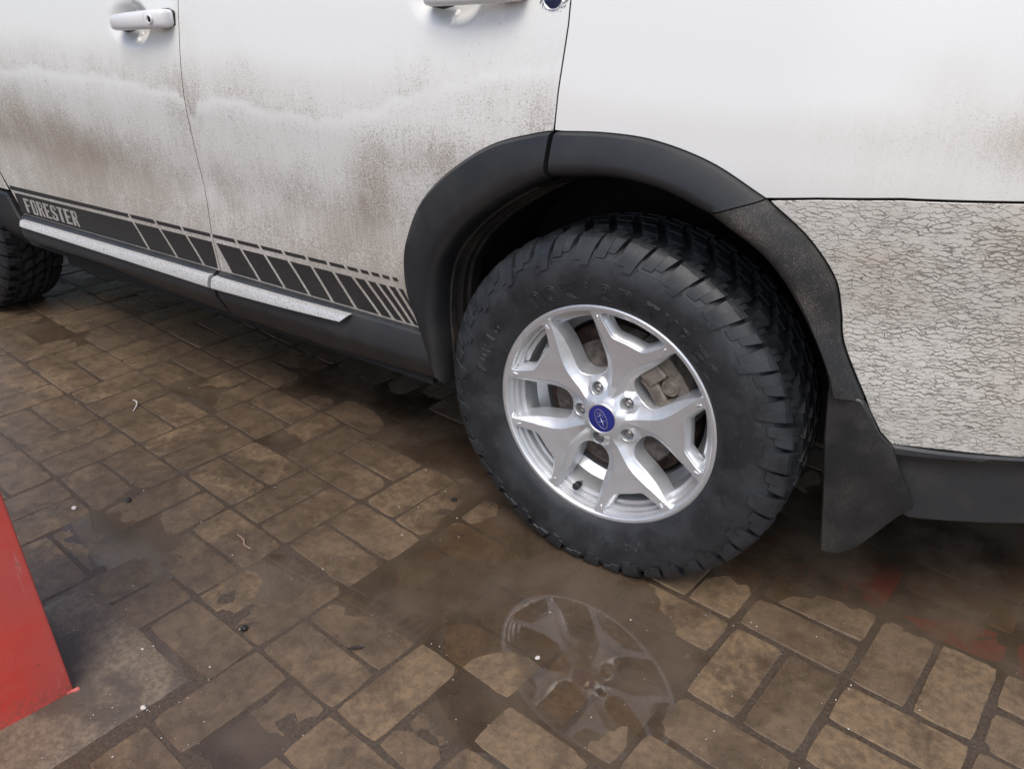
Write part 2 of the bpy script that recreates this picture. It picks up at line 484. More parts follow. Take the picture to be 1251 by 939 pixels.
def panel(name, loop, yf, mat, parent, step=0.015, depth=0.012, gap=0.002, rnd=0.0015, fine=(), attrs=None, holes=(), xz_shift=None):
    """sheet panel on the side surface y = yf(x, z), cut along loop, with rounded turned-in edges"""
    lp = inset(densify(loop, step), gap + rnd)
    hl = [densify(h, step) for h in holes]
    xs = [p.x for p in lp]; zs = [p.y for p in lp]
    pts = [p for p in lp]; edges = [(k, (k + 1) % len(lp)) for k in range(len(lp))]
    for h in hl:
        b = len(pts); pts += h; edges += [(b + k, b + (k + 1) % len(h)) for k in range(len(h))]
    allb = list(pts)
    def grid(x0, x1, z0, z1, st, skip=()):
        nx = int((x1 - x0) / st); nz = int((z1 - z0) / st)
        for a in range(1, nx + 1):
            for b in range(1, nz + 1):
                p = (x0 + a * st + (0.5 * st if b % 2 else 0), z0 + b * st)
                if any(f[0] < p[0] < f[1] and f[2] < p[1] < f[3] for f in skip): continue
                if inside(p, lp) and not any(inside(p, h) for h in hl) and not near_loop(p, allb, st * 0.55):
                    pts.append(Vector(p))
    grid(min(xs), max(xs), min(zs), max(zs), step, fine)
    for f in fine: grid(f[0], f[1], f[2], f[3], f[4])
    v, e, f, ov, oe, of = delaunay_2d_cdt(pts, edges, [], 2, 1e-6)
    verts = [Vector((p.x, yf(p.x, p.y), p.y)) for p in v]
    faces = [tuple(t) for t in f]
    nface = len(faces)
    # boundary edges -> skirt
    cnt = {}
    for t in faces:
        for k in range(len(t)):
            a, b = t[k], t[(k + 1) % len(t)]
            key = (min(a, b), max(a, b))
            if key in cnt: cnt[key] = None
            else: cnt[key] = (a, b)
    bnd = [x for x in cnt.values() if x]
    nrm = {}
    for a, b in bnd:
        d = (v[b] - v[a])
        if d.length < 1e-9: continue
        d.normalize(); nn = Vector((d.y, -d.x))
        for q in (a, b): nrm[q] = nrm.get(q, Vector((0, 0))) + nn
    # orient outwards: face on the left of a->b for ccw triangles
    r1, r2 = {}, {}
    for q, nn in nrm.items():
        nn = nn.normalized() if nn.length > 1e-9 else Vector((0, 0))
        p = verts[q]
        r1[q] = len(verts); verts.append(Vector((p.x + nn.x * rnd, p.y + rnd, p.z + nn.y * rnd)))
        r2[q] = len(verts); verts.append(Vector((p.x + nn.x * rnd, p.y + depth, p.z + nn.y * rnd)))
    for a, b in bnd:
        if a in r1 and b in r1:
            faces.append((b, a, r1[a], r1[b])); faces.append((r1[b], r1[a], r2[a], r2[b]))
    o = mesh_obj(name, verts, faces, mat, parent, True, 28)
    o.data.materials.append(M['black'])  # turned-in edges coloured black to paint shade into the panel gaps
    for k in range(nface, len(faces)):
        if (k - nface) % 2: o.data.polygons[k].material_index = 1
    if attrs:
        me = o.data
        for an, fn in attrs.items():
            at = me.attributes.new(an, 'FLOAT', 'POINT')
            at.data.foreach_set('value', [fn(w.co.x, w.co.z) for w in me.vertices])
    return o

def sweep(name, rings, mat, parent, closed=False, caps=True, sharp=35):
    verts = []; faces = []
    n = len(rings[0])
    for r in rings: verts += [Vector(p) for p in r]
    for k in range(len(rings) - 1):
        for q in range(n if closed else n - 1):
            a = k * n + q; b = k * n + (q + 1) % n
            faces.append((a, b, b + n, a + n))
    if caps and closed:
        faces.append(tuple(range(n))); faces.append(tuple((len(rings) - 1) * n + q for q in range(n)))
    return mesh_obj(name, verts, faces, mat, parent, True, sharp)

def lathe(prof, n, a0=0, a1=2 * pi):
    """prof (r, y) spun round the y axis; returns verts, faces"""
    V = []; F = []; m = len(prof); full = abs(a1 - a0 - 2 * pi) < 1e-6
    for k in range(n if full else n + 1):
        a = a0 + (a1 - a0) * k / n
        for r, y in prof: V.append(Vector((r * cos(a), y, r * sin(a))))
    for k in range(n):
        for q in range(m - 1):
            a = k * m + q; b = ((k + 1) % n if full else k + 1) * m + q
            F.append((a, b, b + 1, a + 1))
    return V, F

def join(parts):
    V = []; F = []
    for v, f in parts:
        b = len(V); V += v; F += [tuple(i + b for i in t) for t in f]
    return V, F

def boxvf(c, s, rz=0.0):
    V = []
    for dx in (-1, 1):
        for dy in (-1, 1):
            for dz in (-1, 1):
                x, y = dx * s[0] / 2, dy * s[1] / 2
                V.append(Vector((c[0] + x * cos(rz) - y * sin(rz), c[1] + x * sin(rz) + y * cos(rz), c[2] + dz * s[2] / 2)))
    return V, [(0, 1, 3, 2), (4, 6, 7, 5), (0, 4, 5, 1), (2, 3, 7, 6), (0, 2, 6, 4), (1, 5, 7, 3)]

def tubevf(path, r, n=8):
    V = []; F = []
    P = [Vector(p) for p in path]
    for k, p in enumerate(P):
        d = (P[min(k + 1, len(P) - 1)] - P[max(k - 1, 0)]).normalized()
        u = d.orthogonal().normalized(); w = d.cross(u)
        rr = r[k] if isinstance(r, (list, tuple)) else r
        for q in range(n):
            a = 2 * pi * q / n
            V.append(p + u * (rr * cos(a)) + w * (rr * sin(a)))
    for k in range(len(P) - 1):
        for q in range(n):
            F.append((k * n + q, k * n + (q + 1) % n, (k + 1) * n + (q + 1) % n, (k + 1) * n + q))
    F.append(tuple(range(n))); F.append(tuple((len(P) - 1) * n + q for q in range(n)))
    return V, F

def text_mesh(body, size, extrude=0.0, bevel=0.0, spacing=1.0, offset=0.0):
    cu = bpy.data.curves.new('lettering', 'FONT')
    cu.body = body; cu.size = size; cu.extrude = extrude; cu.bevel_depth = bevel; cu.bevel_resolution = 1
    cu.space_character = spacing; cu.align_x = 'LEFT'; cu.offset = offset; cu.resolution_u = 3
    if extrude == 0: cu.fill_mode = 'NONE'
    o = bpy.data.objects.new('lettering', cu)
    COL.objects.link(o)
    dg = bpy.context.evaluated_depsgraph_get(); dg.update()
    me = o.evaluated_get(dg).to_mesh()
    V = [v.co.copy() for v in me.vertices]; F = [tuple(p.vertices) for p in me.polygons]
    o.evaluated_get(dg).to_mesh_clear()
    bpy.data.objects.remove(o); bpy.data.curves.remove(cu)
    return V, F

def thing(o, label, cat, group=None, kind=None):
    if label: o['label'] = label
    if cat: o['category'] = cat
    if group: o['group'] = group
    if kind: o['kind'] = kind
    return o

def sstep(a, b, x):
    t = max(0.0, min(1.0, (x - a) / (b - a))); return t * t * (3 - 2 * t)

# ------------------------------------------------------------------ car side surface
PZ = [0.2, .28, .36, .42, .47, .52, .58, .65, .75, .85, .95, 1.07, 1.2, 1.4]
PY = [.10, .06, .02, .010, .008, .002, .004, .006, -.004, -.010, -.002, .016, .04, .09]
# smoothed table
_TB = []
for k in range(0, 131):
    z = 0.2 + k * 0.01
    _TB.append(sum(lerp_tab(z + q * 0.012, PZ, PY) for q in (-2, -1, 0, 1, 2)) / 5)
def prof_y(z):
    f = max(0.0, min(129.999, (z - 0.2) / 0.01)); k = int(f); f -= k
    return _TB[k] * (1 - f) + _TB[k + 1] * f
def yb(x, z):
    return prof_y(z) + 0.7 * max(0, x - .25) ** 2 + 0.5 * max(0, -2.2 - x) ** 2
def dish(x, z, cx, cz):
    dx = (x - cx); dz = (z - cz) / 0.056
    dx = dx / (0.074 if dx > 0 else 0.105)
    rho = hypot(dx, dz)
    return 0.028 * (1 - sstep(0.45 if dx > 0 else 0.15, 1.0, rho)) if rho < 1 else 0.0
HF = (-1.318, 1.016); HR = (-0.365, 1.094)
def y_door(x, z):
    return yb(x, z) + dish(x, z, *HF) + dish(x, z, *HR)

SCX = [-2.2, -1.969, -1.793, -1.633, -1.448, -1.314, -1.170, -1.139, -1.12, -1.098, -1.031, -0.952, -0.847, -0.722, -0.627, -0.559, -0.473, -0.374, -0.283, -0.182, -.1]
SCZ = [.866, .867, .879, .881, .884, .872, .874, .845, .815, .852, .869, .871, .850, .848, .860, .882, .914, .945, .967, .985, .99]
def g2(x, z, cx, cz, rx, rz):
    return exp(-((x - cx) / rx) ** 2 - ((z - cz) / rz) ** 2)
def dirt_door(x, z):
    zl = lerp_tab(x, SCX, SCZ) + 0.020 * noise.noise(Vector((x * 7, 0, 3))) + 0.008 * noise.noise(Vector((x * 21, 0, 5))) + 0.004 * noise.noise(Vector((x * 40, 0, 8)))
    w = 0.5 + 0.5 * noise.noise(Vector((x * 3.1, z * 4.0, 1.7)))
    d = 0.0
    up = z - zl
    fade = 1 - sstep(-.5, -.2, x)
    if up > 0:
        d += (0.17 + 0.22 * w) * exp(-(up / 0.095) ** 2) * sstep(-.001, 0.010, up) * (0.35 + 0.65 * fade)
    lo = sstep(0.0, 0.40, -up)
    d += (0.19 * sstep(-.006, .02, -up) + 0.35 * lo) * (0.75 + 0.5 * w) + .04
    d += 0.26 * g2(x, z, -2.02, .735, .34, .10) + 0.18 * g2(x, z, -1.60, .66, .36, .10)
    d += (0.28 * g2(x, z, -.57, .745, .065, .085) + 0.10 * g2(x, z, -.66, .66, .13, .08) + 0.16 * g2(x, z, -.42, .815, .12, .06)) * (.5 + w)
    d += 0.2 * g2(x, z, -.155, .905, .03, .06) + 0.16 * g2(x, z, -1.12, .93, .05, .15)
    return min(0.75, d)
def brown_door(x, z):
    zl = lerp_tab(x, SCX, SCZ)
    b = 0.25
    b += 0.6 * g2(x, z, -2.02, .745, .34, .09) + 0.35 * g2(x, z, -1.62, .67, .34, .08) + 0.6 * g2(x, z, -.57, .745, .07, .09) + 0.15 * g2(x, z, -.66, .65, .12, .07)
    b += 0.35 * sstep(0, 0.02, z - zl) + 0.4 * g2(x, z, -.42, .815, .09, .05)
    return min(1, b)
def dirt_quarter(x, z):
    w = 0.5 + 0.5 * noise.noise(Vector((x * 4, z * 7, 5)))
    d = 0.42 * g2(x, z, .42, .935, .13, .035) * (0.4 + w) + 0.6 * g2(x, z, .60, .94, .09, .06) + 0.10 * g2(x, z, .11, .905, .14, .03)
    d += 0.16 * g2(x, z, .40, .875, .16, .035) + 0.22 * g2(x, z, .47, 1.0, .06, .05) + 0.14 * sstep(.95, .85, z) * sstep(.2, .45, x)
    return min(.7, d * .85)
def brown_quarter(x, z):
    return min(1, .5 + .4 * g2(x, z, .58, .945, .12, .06))
def dirt_bumper(x, z):
    w = 0.5 + 0.5 * noise.noise(Vector((x * 9, z * 14, 2)))
    d = 0.25 + 0.5 * sstep(.28, .6, x) + 0.25 * w
    d *= 0.35 + 0.65 * sstep(.86, .80, z) * (0.55 + 0.45 * sstep(.45, .58, z))
    return max(0.15, min(1, d))
def brown_bumper(x, z):
    return min(1, .12 + .8 * g2(x, z, .43, .755, .06, .025) + .7 * g2(x, z, .62, .80, .07, .05) + .5 * g2(x, z, .45, .69, .07, .03) + .5 * g2(x, z, .68, .62, .08, .14))

# ------------------------------------------------------------------ car
car = bpy.data.objects.new('car', None)
COL.objects.link(car)
thing(car, 'mud-splashed white estate car with black wheel arches parked on the wet pavers', 'car')

doorgap = [(-1.140, 1.17), (-1.140, 1.072), (-1.142, 0.970), (-1.143, 0.899), (-1.141, 0.826), (-1.141, 0.769), (-1.141, 0.699), (-1.140, 0.648), (-1.139, 0.565), (-1.137, 0.501), (-1.137, 0.428)]
reargap = [(-.118, 1.17), (-.121, 1.096), (-.120, 1.059), (-.122, 1.022), (-.126, .958), (-.128, .891)]
A_OUT1 = [(-.449, .417), (-.464, .463), (-.483, .518), (-.490, .581), (-.480, .640), (-.436, .718), (-.361, .788), (-.258, .852), (-.165, .882), (-.128, .890)]
A_OUT2 = [(-.124, .890), (-.028, .897), (.062, .894), (.162, .871), (.254, .829)]
A_OUT3 = [(.254, .829), (.323, .779), (.372, .720), (.390, .666), (.404, .612), (.452, .524)]
A_IN1 = [(-.386, .318), (-.393, .421), (-.396, .497), (-.381, .591), (-.329, .670), (-.246, .741), (-.128, .811)]
A_IN2 = [(-.124, .812), (-.009, .826), (.081, .820), (.168, .795)]
A_IN3 = [(.168, .795), (.268, .736), (.345, .645), (.386, .575), (.400, .530)]

dattr = dict(dirt=dirt_door, brown=brown_door, speck=lambda x, z: 1.0)
front = [(-2.18, 1.17)] + doorgap + [(-2.095, .428), (-2.131, .515), (-2.159, .558), (-2.18, .70)]
out1 = [tuple(p) for p in catmull(A_OUT1, 40)]
rear = [reargap[0]] + list(reversed(doorgap)) and ([(x, z) for x, z in doorgap] + [(-.455, .428)] + out1[1:] + list(reversed(reargap)))
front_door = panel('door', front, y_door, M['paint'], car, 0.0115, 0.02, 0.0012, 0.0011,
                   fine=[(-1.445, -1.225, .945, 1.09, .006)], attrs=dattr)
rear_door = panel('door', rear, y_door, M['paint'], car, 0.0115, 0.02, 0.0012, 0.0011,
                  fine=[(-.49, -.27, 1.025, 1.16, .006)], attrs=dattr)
out2 = [tuple(p) for p in catmull(A_OUT2, 30)]
out3 = [tuple(p) for p in catmull(A_OUT3, 30)]
BT = [(.256, .829), (.331, .840), (.439, .851), (.589, .857), (.95, .868)]
quarter = [(-.118, 1.38), (-.118, 1.17)] + reargap[1:] + out2[1:] + BT[1:] + [(.95, 1.38)]
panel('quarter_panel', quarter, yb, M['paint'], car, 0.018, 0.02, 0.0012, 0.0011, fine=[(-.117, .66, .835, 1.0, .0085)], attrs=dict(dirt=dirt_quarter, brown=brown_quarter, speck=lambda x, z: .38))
bump = list(BT) + [(.95, .428), (.697, .433), (.58, .440), (.506, .441), (.485, .462), (.461, .504)] + list(reversed(out3))[:-1]
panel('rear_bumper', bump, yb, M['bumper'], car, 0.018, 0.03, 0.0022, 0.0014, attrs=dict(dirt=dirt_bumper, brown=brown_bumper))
fender = [(-3.3, 1.10), (-2.184, 1.17), (-2.184, .70), (-2.163, .556), (-2.135, .50), (-2.20, .50), (-2.27, .66), (-2.45, .84), (-2.64, .89), (-2.83, .84), (-3.01, .66), (-3.08, .50), (-3.3, .50)]
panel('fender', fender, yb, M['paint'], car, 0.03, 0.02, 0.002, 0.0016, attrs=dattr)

# wheel arch trims: three pieces round the rear wheel
def flare(out, inn, mat, n=60, name='wheel_arch_trim'):
    O = catmull(out, n); I = catmull(inn, n)
    S = [(0.0, .006), (0.0, -.004), (.05, -.013), (.2, -.0185), (.42, -.024), (.62, -.029), (.76, -.030), (.86, -.026), (.94, -.016), (.985, -.004), (1.0, .012), (1.005, .03), (1.0, .04)]
    rings = []
    for k in range(n):
        o, i = O[k], I[k]
        y0 = yb(o.x, o.y)
        r = []
        for s, dy in S:
            p = o.lerp(i, s)
            r.append((p.x, y0 * (1 - .3 * s) + dy, p.y))
        rings.append(r)
    # closing end faces so the joints between pieces read
    V = [Vector(p) for r in rings for p in r]; m = len(S); F = []
    for k in range(n - 1):
        for q in range(m - 1): F.append((k * m + q, k * m + q + 1, (k + 1) * m + q + 1, (k + 1) * m + q))
    F.append(tuple(range(m))); F.append(tuple((n - 1) * m + q for q in range(m)))
    return mesh_obj(name, V, F, mat, car, True, 38)
def gapped(o, i, e0, e1):
    """pull the ends of a trim piece back a little so a joint shows"""
    o, i = [Vector(p) for p in o], [Vector(p) for p in i]
    for l in (o, i):
        if e0: l[0] = l[0] + (l[1] - l[0]).normalized() * e0
        if e1: l[-1] = l[-1] + (l[-2] - l[-1]).normalized() * e1
    return o, i
flare(*gapped(A_OUT1, A_IN1, 0, .003), M['flare'])
flare(*gapped(A_OUT2, A_IN2, .003, .0015), M['flare'])
flare(*gapped(A_OUT3, A_IN3, .0015, 0), M['flare_dirty'])

def arch_lip(inn, n=60):
    I = catmull(inn, n); rings = []
    for p in I:
        d = (Vector((0, .40)) - p).normalized()
        r = []
        for k, (dd, y) in enumerate(((-.002, .030), (.004, .034), (.006, .046), (.003, .050), (.005, .058), (.011, .066), (.010, .082), (.016, .088), (.016, .12))):
            dd += .0018 * noise.noise(Vector((p.x * 60, p.y * 60, k * 3.1)))
            q = p + d * dd
            r.append((q.x, y, q.y))
        rings.append(r)
    return sweep('arch_lip', rings, M['lip'], car, False, False, 30)
arch_lip(A_IN1)
# tail of the front arch trim with its stubby flap
tail = [(-2.31, .60), (-2.25, .545), (-2.20, .497), (-2.14, .494), (-2.115, .43), (-2.075, .375), (-2.05, .338), (-2.085, .305), (-2.19, .296), (-2.26, .325), (-2.30, .43)]
panel('wheel_arch_trim', tail, lambda x, z: yb(x, z) - .012 + .25 * max(0, .36 - z), M['flare'], car, 0.02, 0.06, 0.001, 0.006)

# sills under the doors, with chrome strips
def clad_bottom(x):
    return lerp_tab(x, [-2.1, -2.03, -1.93, -1.44, -1.17, -.79, -.45, -.38], [.345, .338, .335, .306, .297, .292, .300, .300])
def cladding(x0, x1, door, n):
    rings = []
    for k in range(n):
        x = x0 + (x1 - x0) * k / (n - 1)
        b = clad_bottom(x)
        sec = [(.016, .433), (-.004, .4305), (-.009, .426), (-.014, .408), (-.0185, .378), (-.017, .366), (-.010, .354), (.008, b + .026), (.030, b + .004), (.046, b - .004), (.075, b - .006), (.14, b)]
        e = 0.0
        d = min(k, n - 1 - k)
        if d == 0: e = .006
        rings.append([(x, y + e, z) for y, z in sec])
    V = [Vector(p) for r in rings for p in r]; m = len(rings[0]); F = []
    for k in range(n - 1):
        for q in range(m - 1): F.append((k * m + q, k * m + q + 1, (k + 1) * m + q + 1, (k + 1) * m + q))
    F.append(tuple(range(m))); F.append(tuple((n - 1) * m + q for q in range(m)))
    return mesh_obj('sill_cladding', V, F, M['clad'], door, True, 30)
cladding(-2.088, -1.1455, front_door, 60)
cladding(-1.1320, -.424, rear_door, 44)
def strip(pts_top, pts_bot, door, n=40):
    T = catmull(pts_top, n); B = catmull(pts_bot, n); rings = []
    for k in range(n):
        t, b = T[k], B[k]
        r = []
        for s, y in ((0, -.006), (0, -.017), (.12, -.0235), (.5, -.027), (.86, -.0275), (1.0, -.023), (1.0, -.010)):
            p = t.lerp(b, s)
            r.append((p.x, y - .004 * s, p.y))
        rings.append(r)
    V = [Vector(p) for r in rings for p in r]; m = len(rings[0]); F = []
    for k in range(n - 1):
        for q in range(m - 1): F.append((k * m + q, k * m + q + 1, (k + 1) * m + q + 1, (k + 1) * m + q))
    F.append(tuple(range(m))); F.append(tuple((n - 1) * m + q for q in range(m)))
    return mesh_obj('trim_strip', V, F, M['chrome'], door, True, 30)
strip([(-2.060, .424), (-1.6, .425), (-1.1450, .425)], [(-2.052, .403), (-1.6, .398), (-1.1450, .392)], front_door)
strip([(-1.1320, .424), (-.9, .425), (-.652, .428)], [(-1.1320, .392), (-.9, .398), (-.676, .408)], rear_door)

# dark decal stripes: a row of thin dashes over a row of slanted blocks
GT = [-1.494, -1.376, -1.261, -1.142, -1.044, -.956, -.872, -.792, -.722, -.664, -.623, -.590, -.558, -.529, -.505]
GB = [-1.437, -1.312, -1.199, -1.090, -.980, -.890, -.803, -.727, -.652, -.575, -.536, -.503, -.480, -.459, -.446]
def xg(k, z):
    f = (.530 - z) / (.530 - .432)
    return GT[k] + (GB[k] - GT[k]) * f
def zt(x, a, b):            # the bands rise slightly to the rear
    return a + (b - a) * (x + 2.13) / 1.63
def decal(poly, door, mat=None, name='decal_stripe', off=.0009):
    lp = [Vector(p) for p in poly]
    L = densify(lp, .03)
    pts = list(L); edges = [(k, (k + 1) % len(L)) for k in range(len(L))]
    v, e, f, *_ = delaunay_2d_cdt(pts, edges, [], 1, 1e-6)
    V = [Vector((p.x, yb(p.x, p.y) - off, p.y)) for p in v]
    F = [tuple(t) for t in f]; n0 = len(V)
    V += [Vector((p.x, yb(p.x, p.y) + .0006, p.y)) for p in v]
    cnt = {}
    for t in F:
        for k in range(3):
            key = (min(t[k], t[(k + 1) % 3]), max(t[k], t[(k + 1) % 3])); cnt[key] = cnt.get(key, 0) + 1
    F += [(a, b, b + n0, a + n0) for (a, b), c in cnt.items() if c == 1]
    return mesh_obj(name, V, F, mat or M['decal'], door, False)
GW = .0055
TT = lambda x: zt(x, .520, .540); TB = lambda x: zt(x, .507, .533)
BTp = lambda x: zt(x, .499, .5165); BB = lambda x: zt(x, .434, .437)
def cell(k0, k1, zt_, zb_, door, xl=None, xr=None):
    def edge(k, z, sg): return xg(k, z) + sg * GW
    def side(k, sg, fix):
        if fix is not None:
            return (fix, zt_(fix)), (fix, zb_(fix))
        xa = edge(k, zt_(GT[k]), sg); xb = edge(k, zb_(GB[k]), sg)
        return (xa, zt_(xa)), (xb, zb_(xb))
    (a, b), (c, d) = side(k0, 1, xl), side(k1, -1, xr)
    if c[0] - a[0] < .006: return
    decal([a, c, d, b], door)
cell(0, 0, TT, TB, front_door, xl=-2.122)
cell(0, 0, BTp, BB, front_door, xl=-2.105)
for k in range(0, 2):
    cell(k, k + 1, TT, TB, front_door); cell(k, k + 1, BTp, BB, front_door)
cell(2, 3, TT, TB, front_door, xr=-1.1445); cell(2, 3, BTp, BB, front_door, xr=-1.1445)
# the slanted gap that crosses the door shut line
z1 = BTp(-1.12)
decal([(-1.1325, z1), (xg(3, z1) - GW + .004, z1), (-1.1325, .497)], rear_door) if xg(3, z1) - GW > -1.130 else None
for k in range(3, 14):
    cell(k, k + 1, TT, TB, rear_door, xl=(-1.1325 if k == 3 else None)); cell(k, k + 1, BTp, BB, rear_door)
# lettering on the first block
def letter_parts(word, x0, x1, z0, z1, slant_top):
    """condensed block letters with fat left stems"""
    G = {'F': [[(0, 0), (.42, 0), (.42, 1), (0, 1)], [(.42, .86), (1, .86), (1, 1), (.42, 1)], [(.42, .46), (.85, .46), (.85, .58), (.42, .58)]],
         'O': [[(0, .12), (.40, .12), (.40, .88), (0, .88)], [(.72, .12), (1, .12), (1, .88), (.72, .88)], [(.12, 0), (.88, 0), (1, .12), (0, .12)], [(0, .88), (1, .88), (.88, 1), (.12, 1)]],
         'R': [[(0, 0), (.42, 0), (.42, 1), (0, 1)], [(.42, .88), (.85, .88), (.95, 1), (.42, 1)], [(.72, .56), (.98, .62), (.98, .9), (.72, .88)], [(.42, .46), (.72, .46), (.9, .58), (.42, .58)], [(.5, .46), (.78, .46), (1, 0), (.72, 0)]],
         'E': [[(0, 0), (.42, 0), (.42, 1), (0, 1)], [(.42, .88), (1, .88), (1, 1), (.42, 1)], [(.42, .45), (.85, .45), (.85, .57), (.42, .57)], [(.42, 0), (1, 0), (1, .12), (.42, .12)]],
         'S': [[(.1, .88), (.9, .88), (.9, 1), (.1, 1)], [(0, .55), (.34, .6), (.34, .88), (0, .88)], [(0, .55), (.68, .3), (1, .42), (.34, .68)], [(.66, .12), (1, .12), (1, .42), (.66, .38)], [(.05, 0), (.9, 0), (1, .12), (.05, .12)], [(0, .12), (.3, .12), (.3, .3), (0, .3)], [(.7, .72), (1, .72), (1, .88), (.7, .88)]],
         'T': [[(.28, 0), (.72, 0), (.72, .88), (.28, .88)], [(0, .88), (1, .88), (1, 1), (0, 1)]]}
    res = []; n = len(word); w = (x1 - x0) / n
    for k, ch in enumerate(word):
        V = []; F = []; res.append((V, F))
        for poly in G[ch]:
            b = len(V); pts = []
            for u, h in poly:
                x = x0 + w * k + u * w * .80; z = z0 + h * (z1 - z0) + slant_top * (x - x0)
                pts.append((x, z))
            for x, z in pts: V.append(Vector((x, yb(x, z) - .0018, z)))
            for x, z in pts: V.append(Vector((x, yb(x, z) - .0003, z)))
            q = len(pts); F.append(tuple(range(b, b + q)))
            for i in range(q): F.append((b + i, b + (i + 1) % q, b + q + (i + 1) % q, b + q + i))
    return res
for V, F in letter_parts('FORESTER', -2.062, -1.762, .4415, .4885, .006):
    mesh_obj('letter', V, F, M['dtext'], front_door, False)

# door handles
def handle(door, hx, hz, keyhole):
    def ring(x, yc, zc, ry, rz, n=20, pw=0.72):
        out = []
        for q in range(n):
            a = 2 * pi * q / n; c, s = cos(a), sin(a)
            out.append((x, yc + ry * math.copysign(abs(c) ** pw, c), zc + rz * math.copysign(abs(s) ** pw, s)))
        return out
    L = hx - .049; R = hx + .112; E = hx + .166
    zz = lambda x: hz + .0005 + (x - L) * .085
    secs = [(L, .004, .003), (L + .003, .010, .010), (L + .010, .014, .0155), (L + .03, .0155, .018), (L + .09, .0155, .0195), (L + .15, .015, .020), (R - .0015, .015, .0205)]
    rings = []
    for x, ry, rz in secs:
        f = (x - L) / (E - L)
        yo = -.012 - .020 * sin(pi * min(1, f * 1.05)) ** .6
        rings.append(ring(x, yb(x, hz) + yo, zz(x), ry, rz))
    g = sweep('handle', rings, M['handle'], door, True, True, 50)
    secs2 = [(R + .0015, .015, .0205), (R + .02, .0148, .0207), (R + .040, .0140, .0202), (R + .047, .0125, .0190), (R + .052, .0085, .0150), (E - .0005, .002, .008)]
    rings = []
    for x, ry, rz in secs2:
        f = (x - L) / (E - L)
        yo = -.012 - .020 * sin(pi * min(1, f * .97)) ** .6
        rings.append(ring(x, yb(x, hz) + yo, zz(x), ry, rz))
    sweep('handle_cap', rings, M['handle'], door, True, True, 50)
    # painted pedestal that carries the cap, over a thin dark seal
    rings = [ring(E - .05, yb(E, hz) - .008, zz(E - .05), .012, .0195), ring(E - .016, yb(E, hz) - .008, zz(E - .016), .012, .0200), ring(E - .006, yb(E, hz) - .007, zz(E - .006), .010, .0180), ring(E - .001, yb(E, hz) - .004, zz(E), .006, .0120)]
    sweep('handle_base', rings, M['handle'], door, True, True, 50)
    # dark seal behind the handle ends
    rings = [ring(E - .05, yb(E, hz) + .001, zz(E - .05), .0025, .0212), ring(E - .018, yb(E, hz) + .001, zz(E - .016), .0025, .0214), ring(E + .0010, yb(E, hz) + .001, zz(E), .0025, .015)]
    sweep('handle_gasket', rings, M['black'], door, True, True, 50)
    rings = [ring(L - .003, yb(L, hz) + .001, zz(L) - .006, .008, .010), ring(L + .03, yb(L, hz) + .001, zz(L + .03) - .007, .010, .016), ring(L + .05, yb(L, hz) + .001, zz(L + .05) - .008, .010, .012)]
    sweep('handle_gasket', rings, M['black'], door, True, True, 50)
    if keyhole:
        x = R + .020; yk = yb(x, hz) - .012 - .020 * sin(pi * min(1, ((x - L) / (E - L)) * .97)) ** .6 - .0150
        V, F = lathe([(.0001, .004), (.0065, .004), (.0074, -.0022), (.0088, -.0026), (.0094, .0015)], 20)
        k = mesh_obj('key_lock', [v + Vector((x, yk, zz(x))) for v in V], F, M['handle'], door, True, 30)
        V, F = lathe([(.0001, -.0004), (.0062, -.0004), (.0066, .0025)], 16)
        V2, F2 = boxvf((0, -.0006, 0), (.0016, .002, .007))
        V, F = join([(V, F), (V2, F2)])
        mesh_obj('key_slot', [v + Vector((x + .0008, yk - .0008, zz(x))) for v in V], F, M['darkstone'], door, False)
handle(front_door, -1.318, 1.016, True)
handle(rear_door, -.365, 1.094, False)

# shield badge in a wreath on the rear door
bx, bz = -.153, 1.0985
bdg = []
V, F = lathe([(.0001, -.004), (.013, -.004), (.0165, -.0025), (.0175, .0005)], 28)
by = yb(bx, bz) - .001
badge = mesh_obj('badge', [v + Vector((bx, by, bz)) for v in V], F, M['navy'], rear_door, True, 30)
parts = []
V, F = lathe([(.0168, .001), (.0170, -.0035), (.0185, -.0045), (.0197, -.003), (.020, .001)], 28)
parts.append((V, F))
for k in range(16):
    a = 2 * pi * (k + .5) / 16
    for rr, ln, sp in ((.0255, .0062, .25), (.0225, .005, -.3)):
        aa = a + sp * .3
        c, s = cos(aa), sin(aa)
        LV = [Vector((rr * c, -.0035, rr * s))]
        tip = .9
        for q in range(8):
            th = 2 * pi * q / 8
            u, w = ln * cos(th), .0026 * sin(th)
            ca, sa = cos(aa + tip), sin(aa + tip)
            LV.append(Vector((rr * c + u * ca - w * sa, 0.0005, rr * s + u * sa + w * ca)))
        parts.append((LV, [(0, 1 + q, 1 + (q + 1) % 8) for q in range(8)]))
V, F = join(parts)
mesh_obj('wreath', [v + Vector((bx, by, bz)) for v in V], F, M['silver'], rear_door, True, 40)

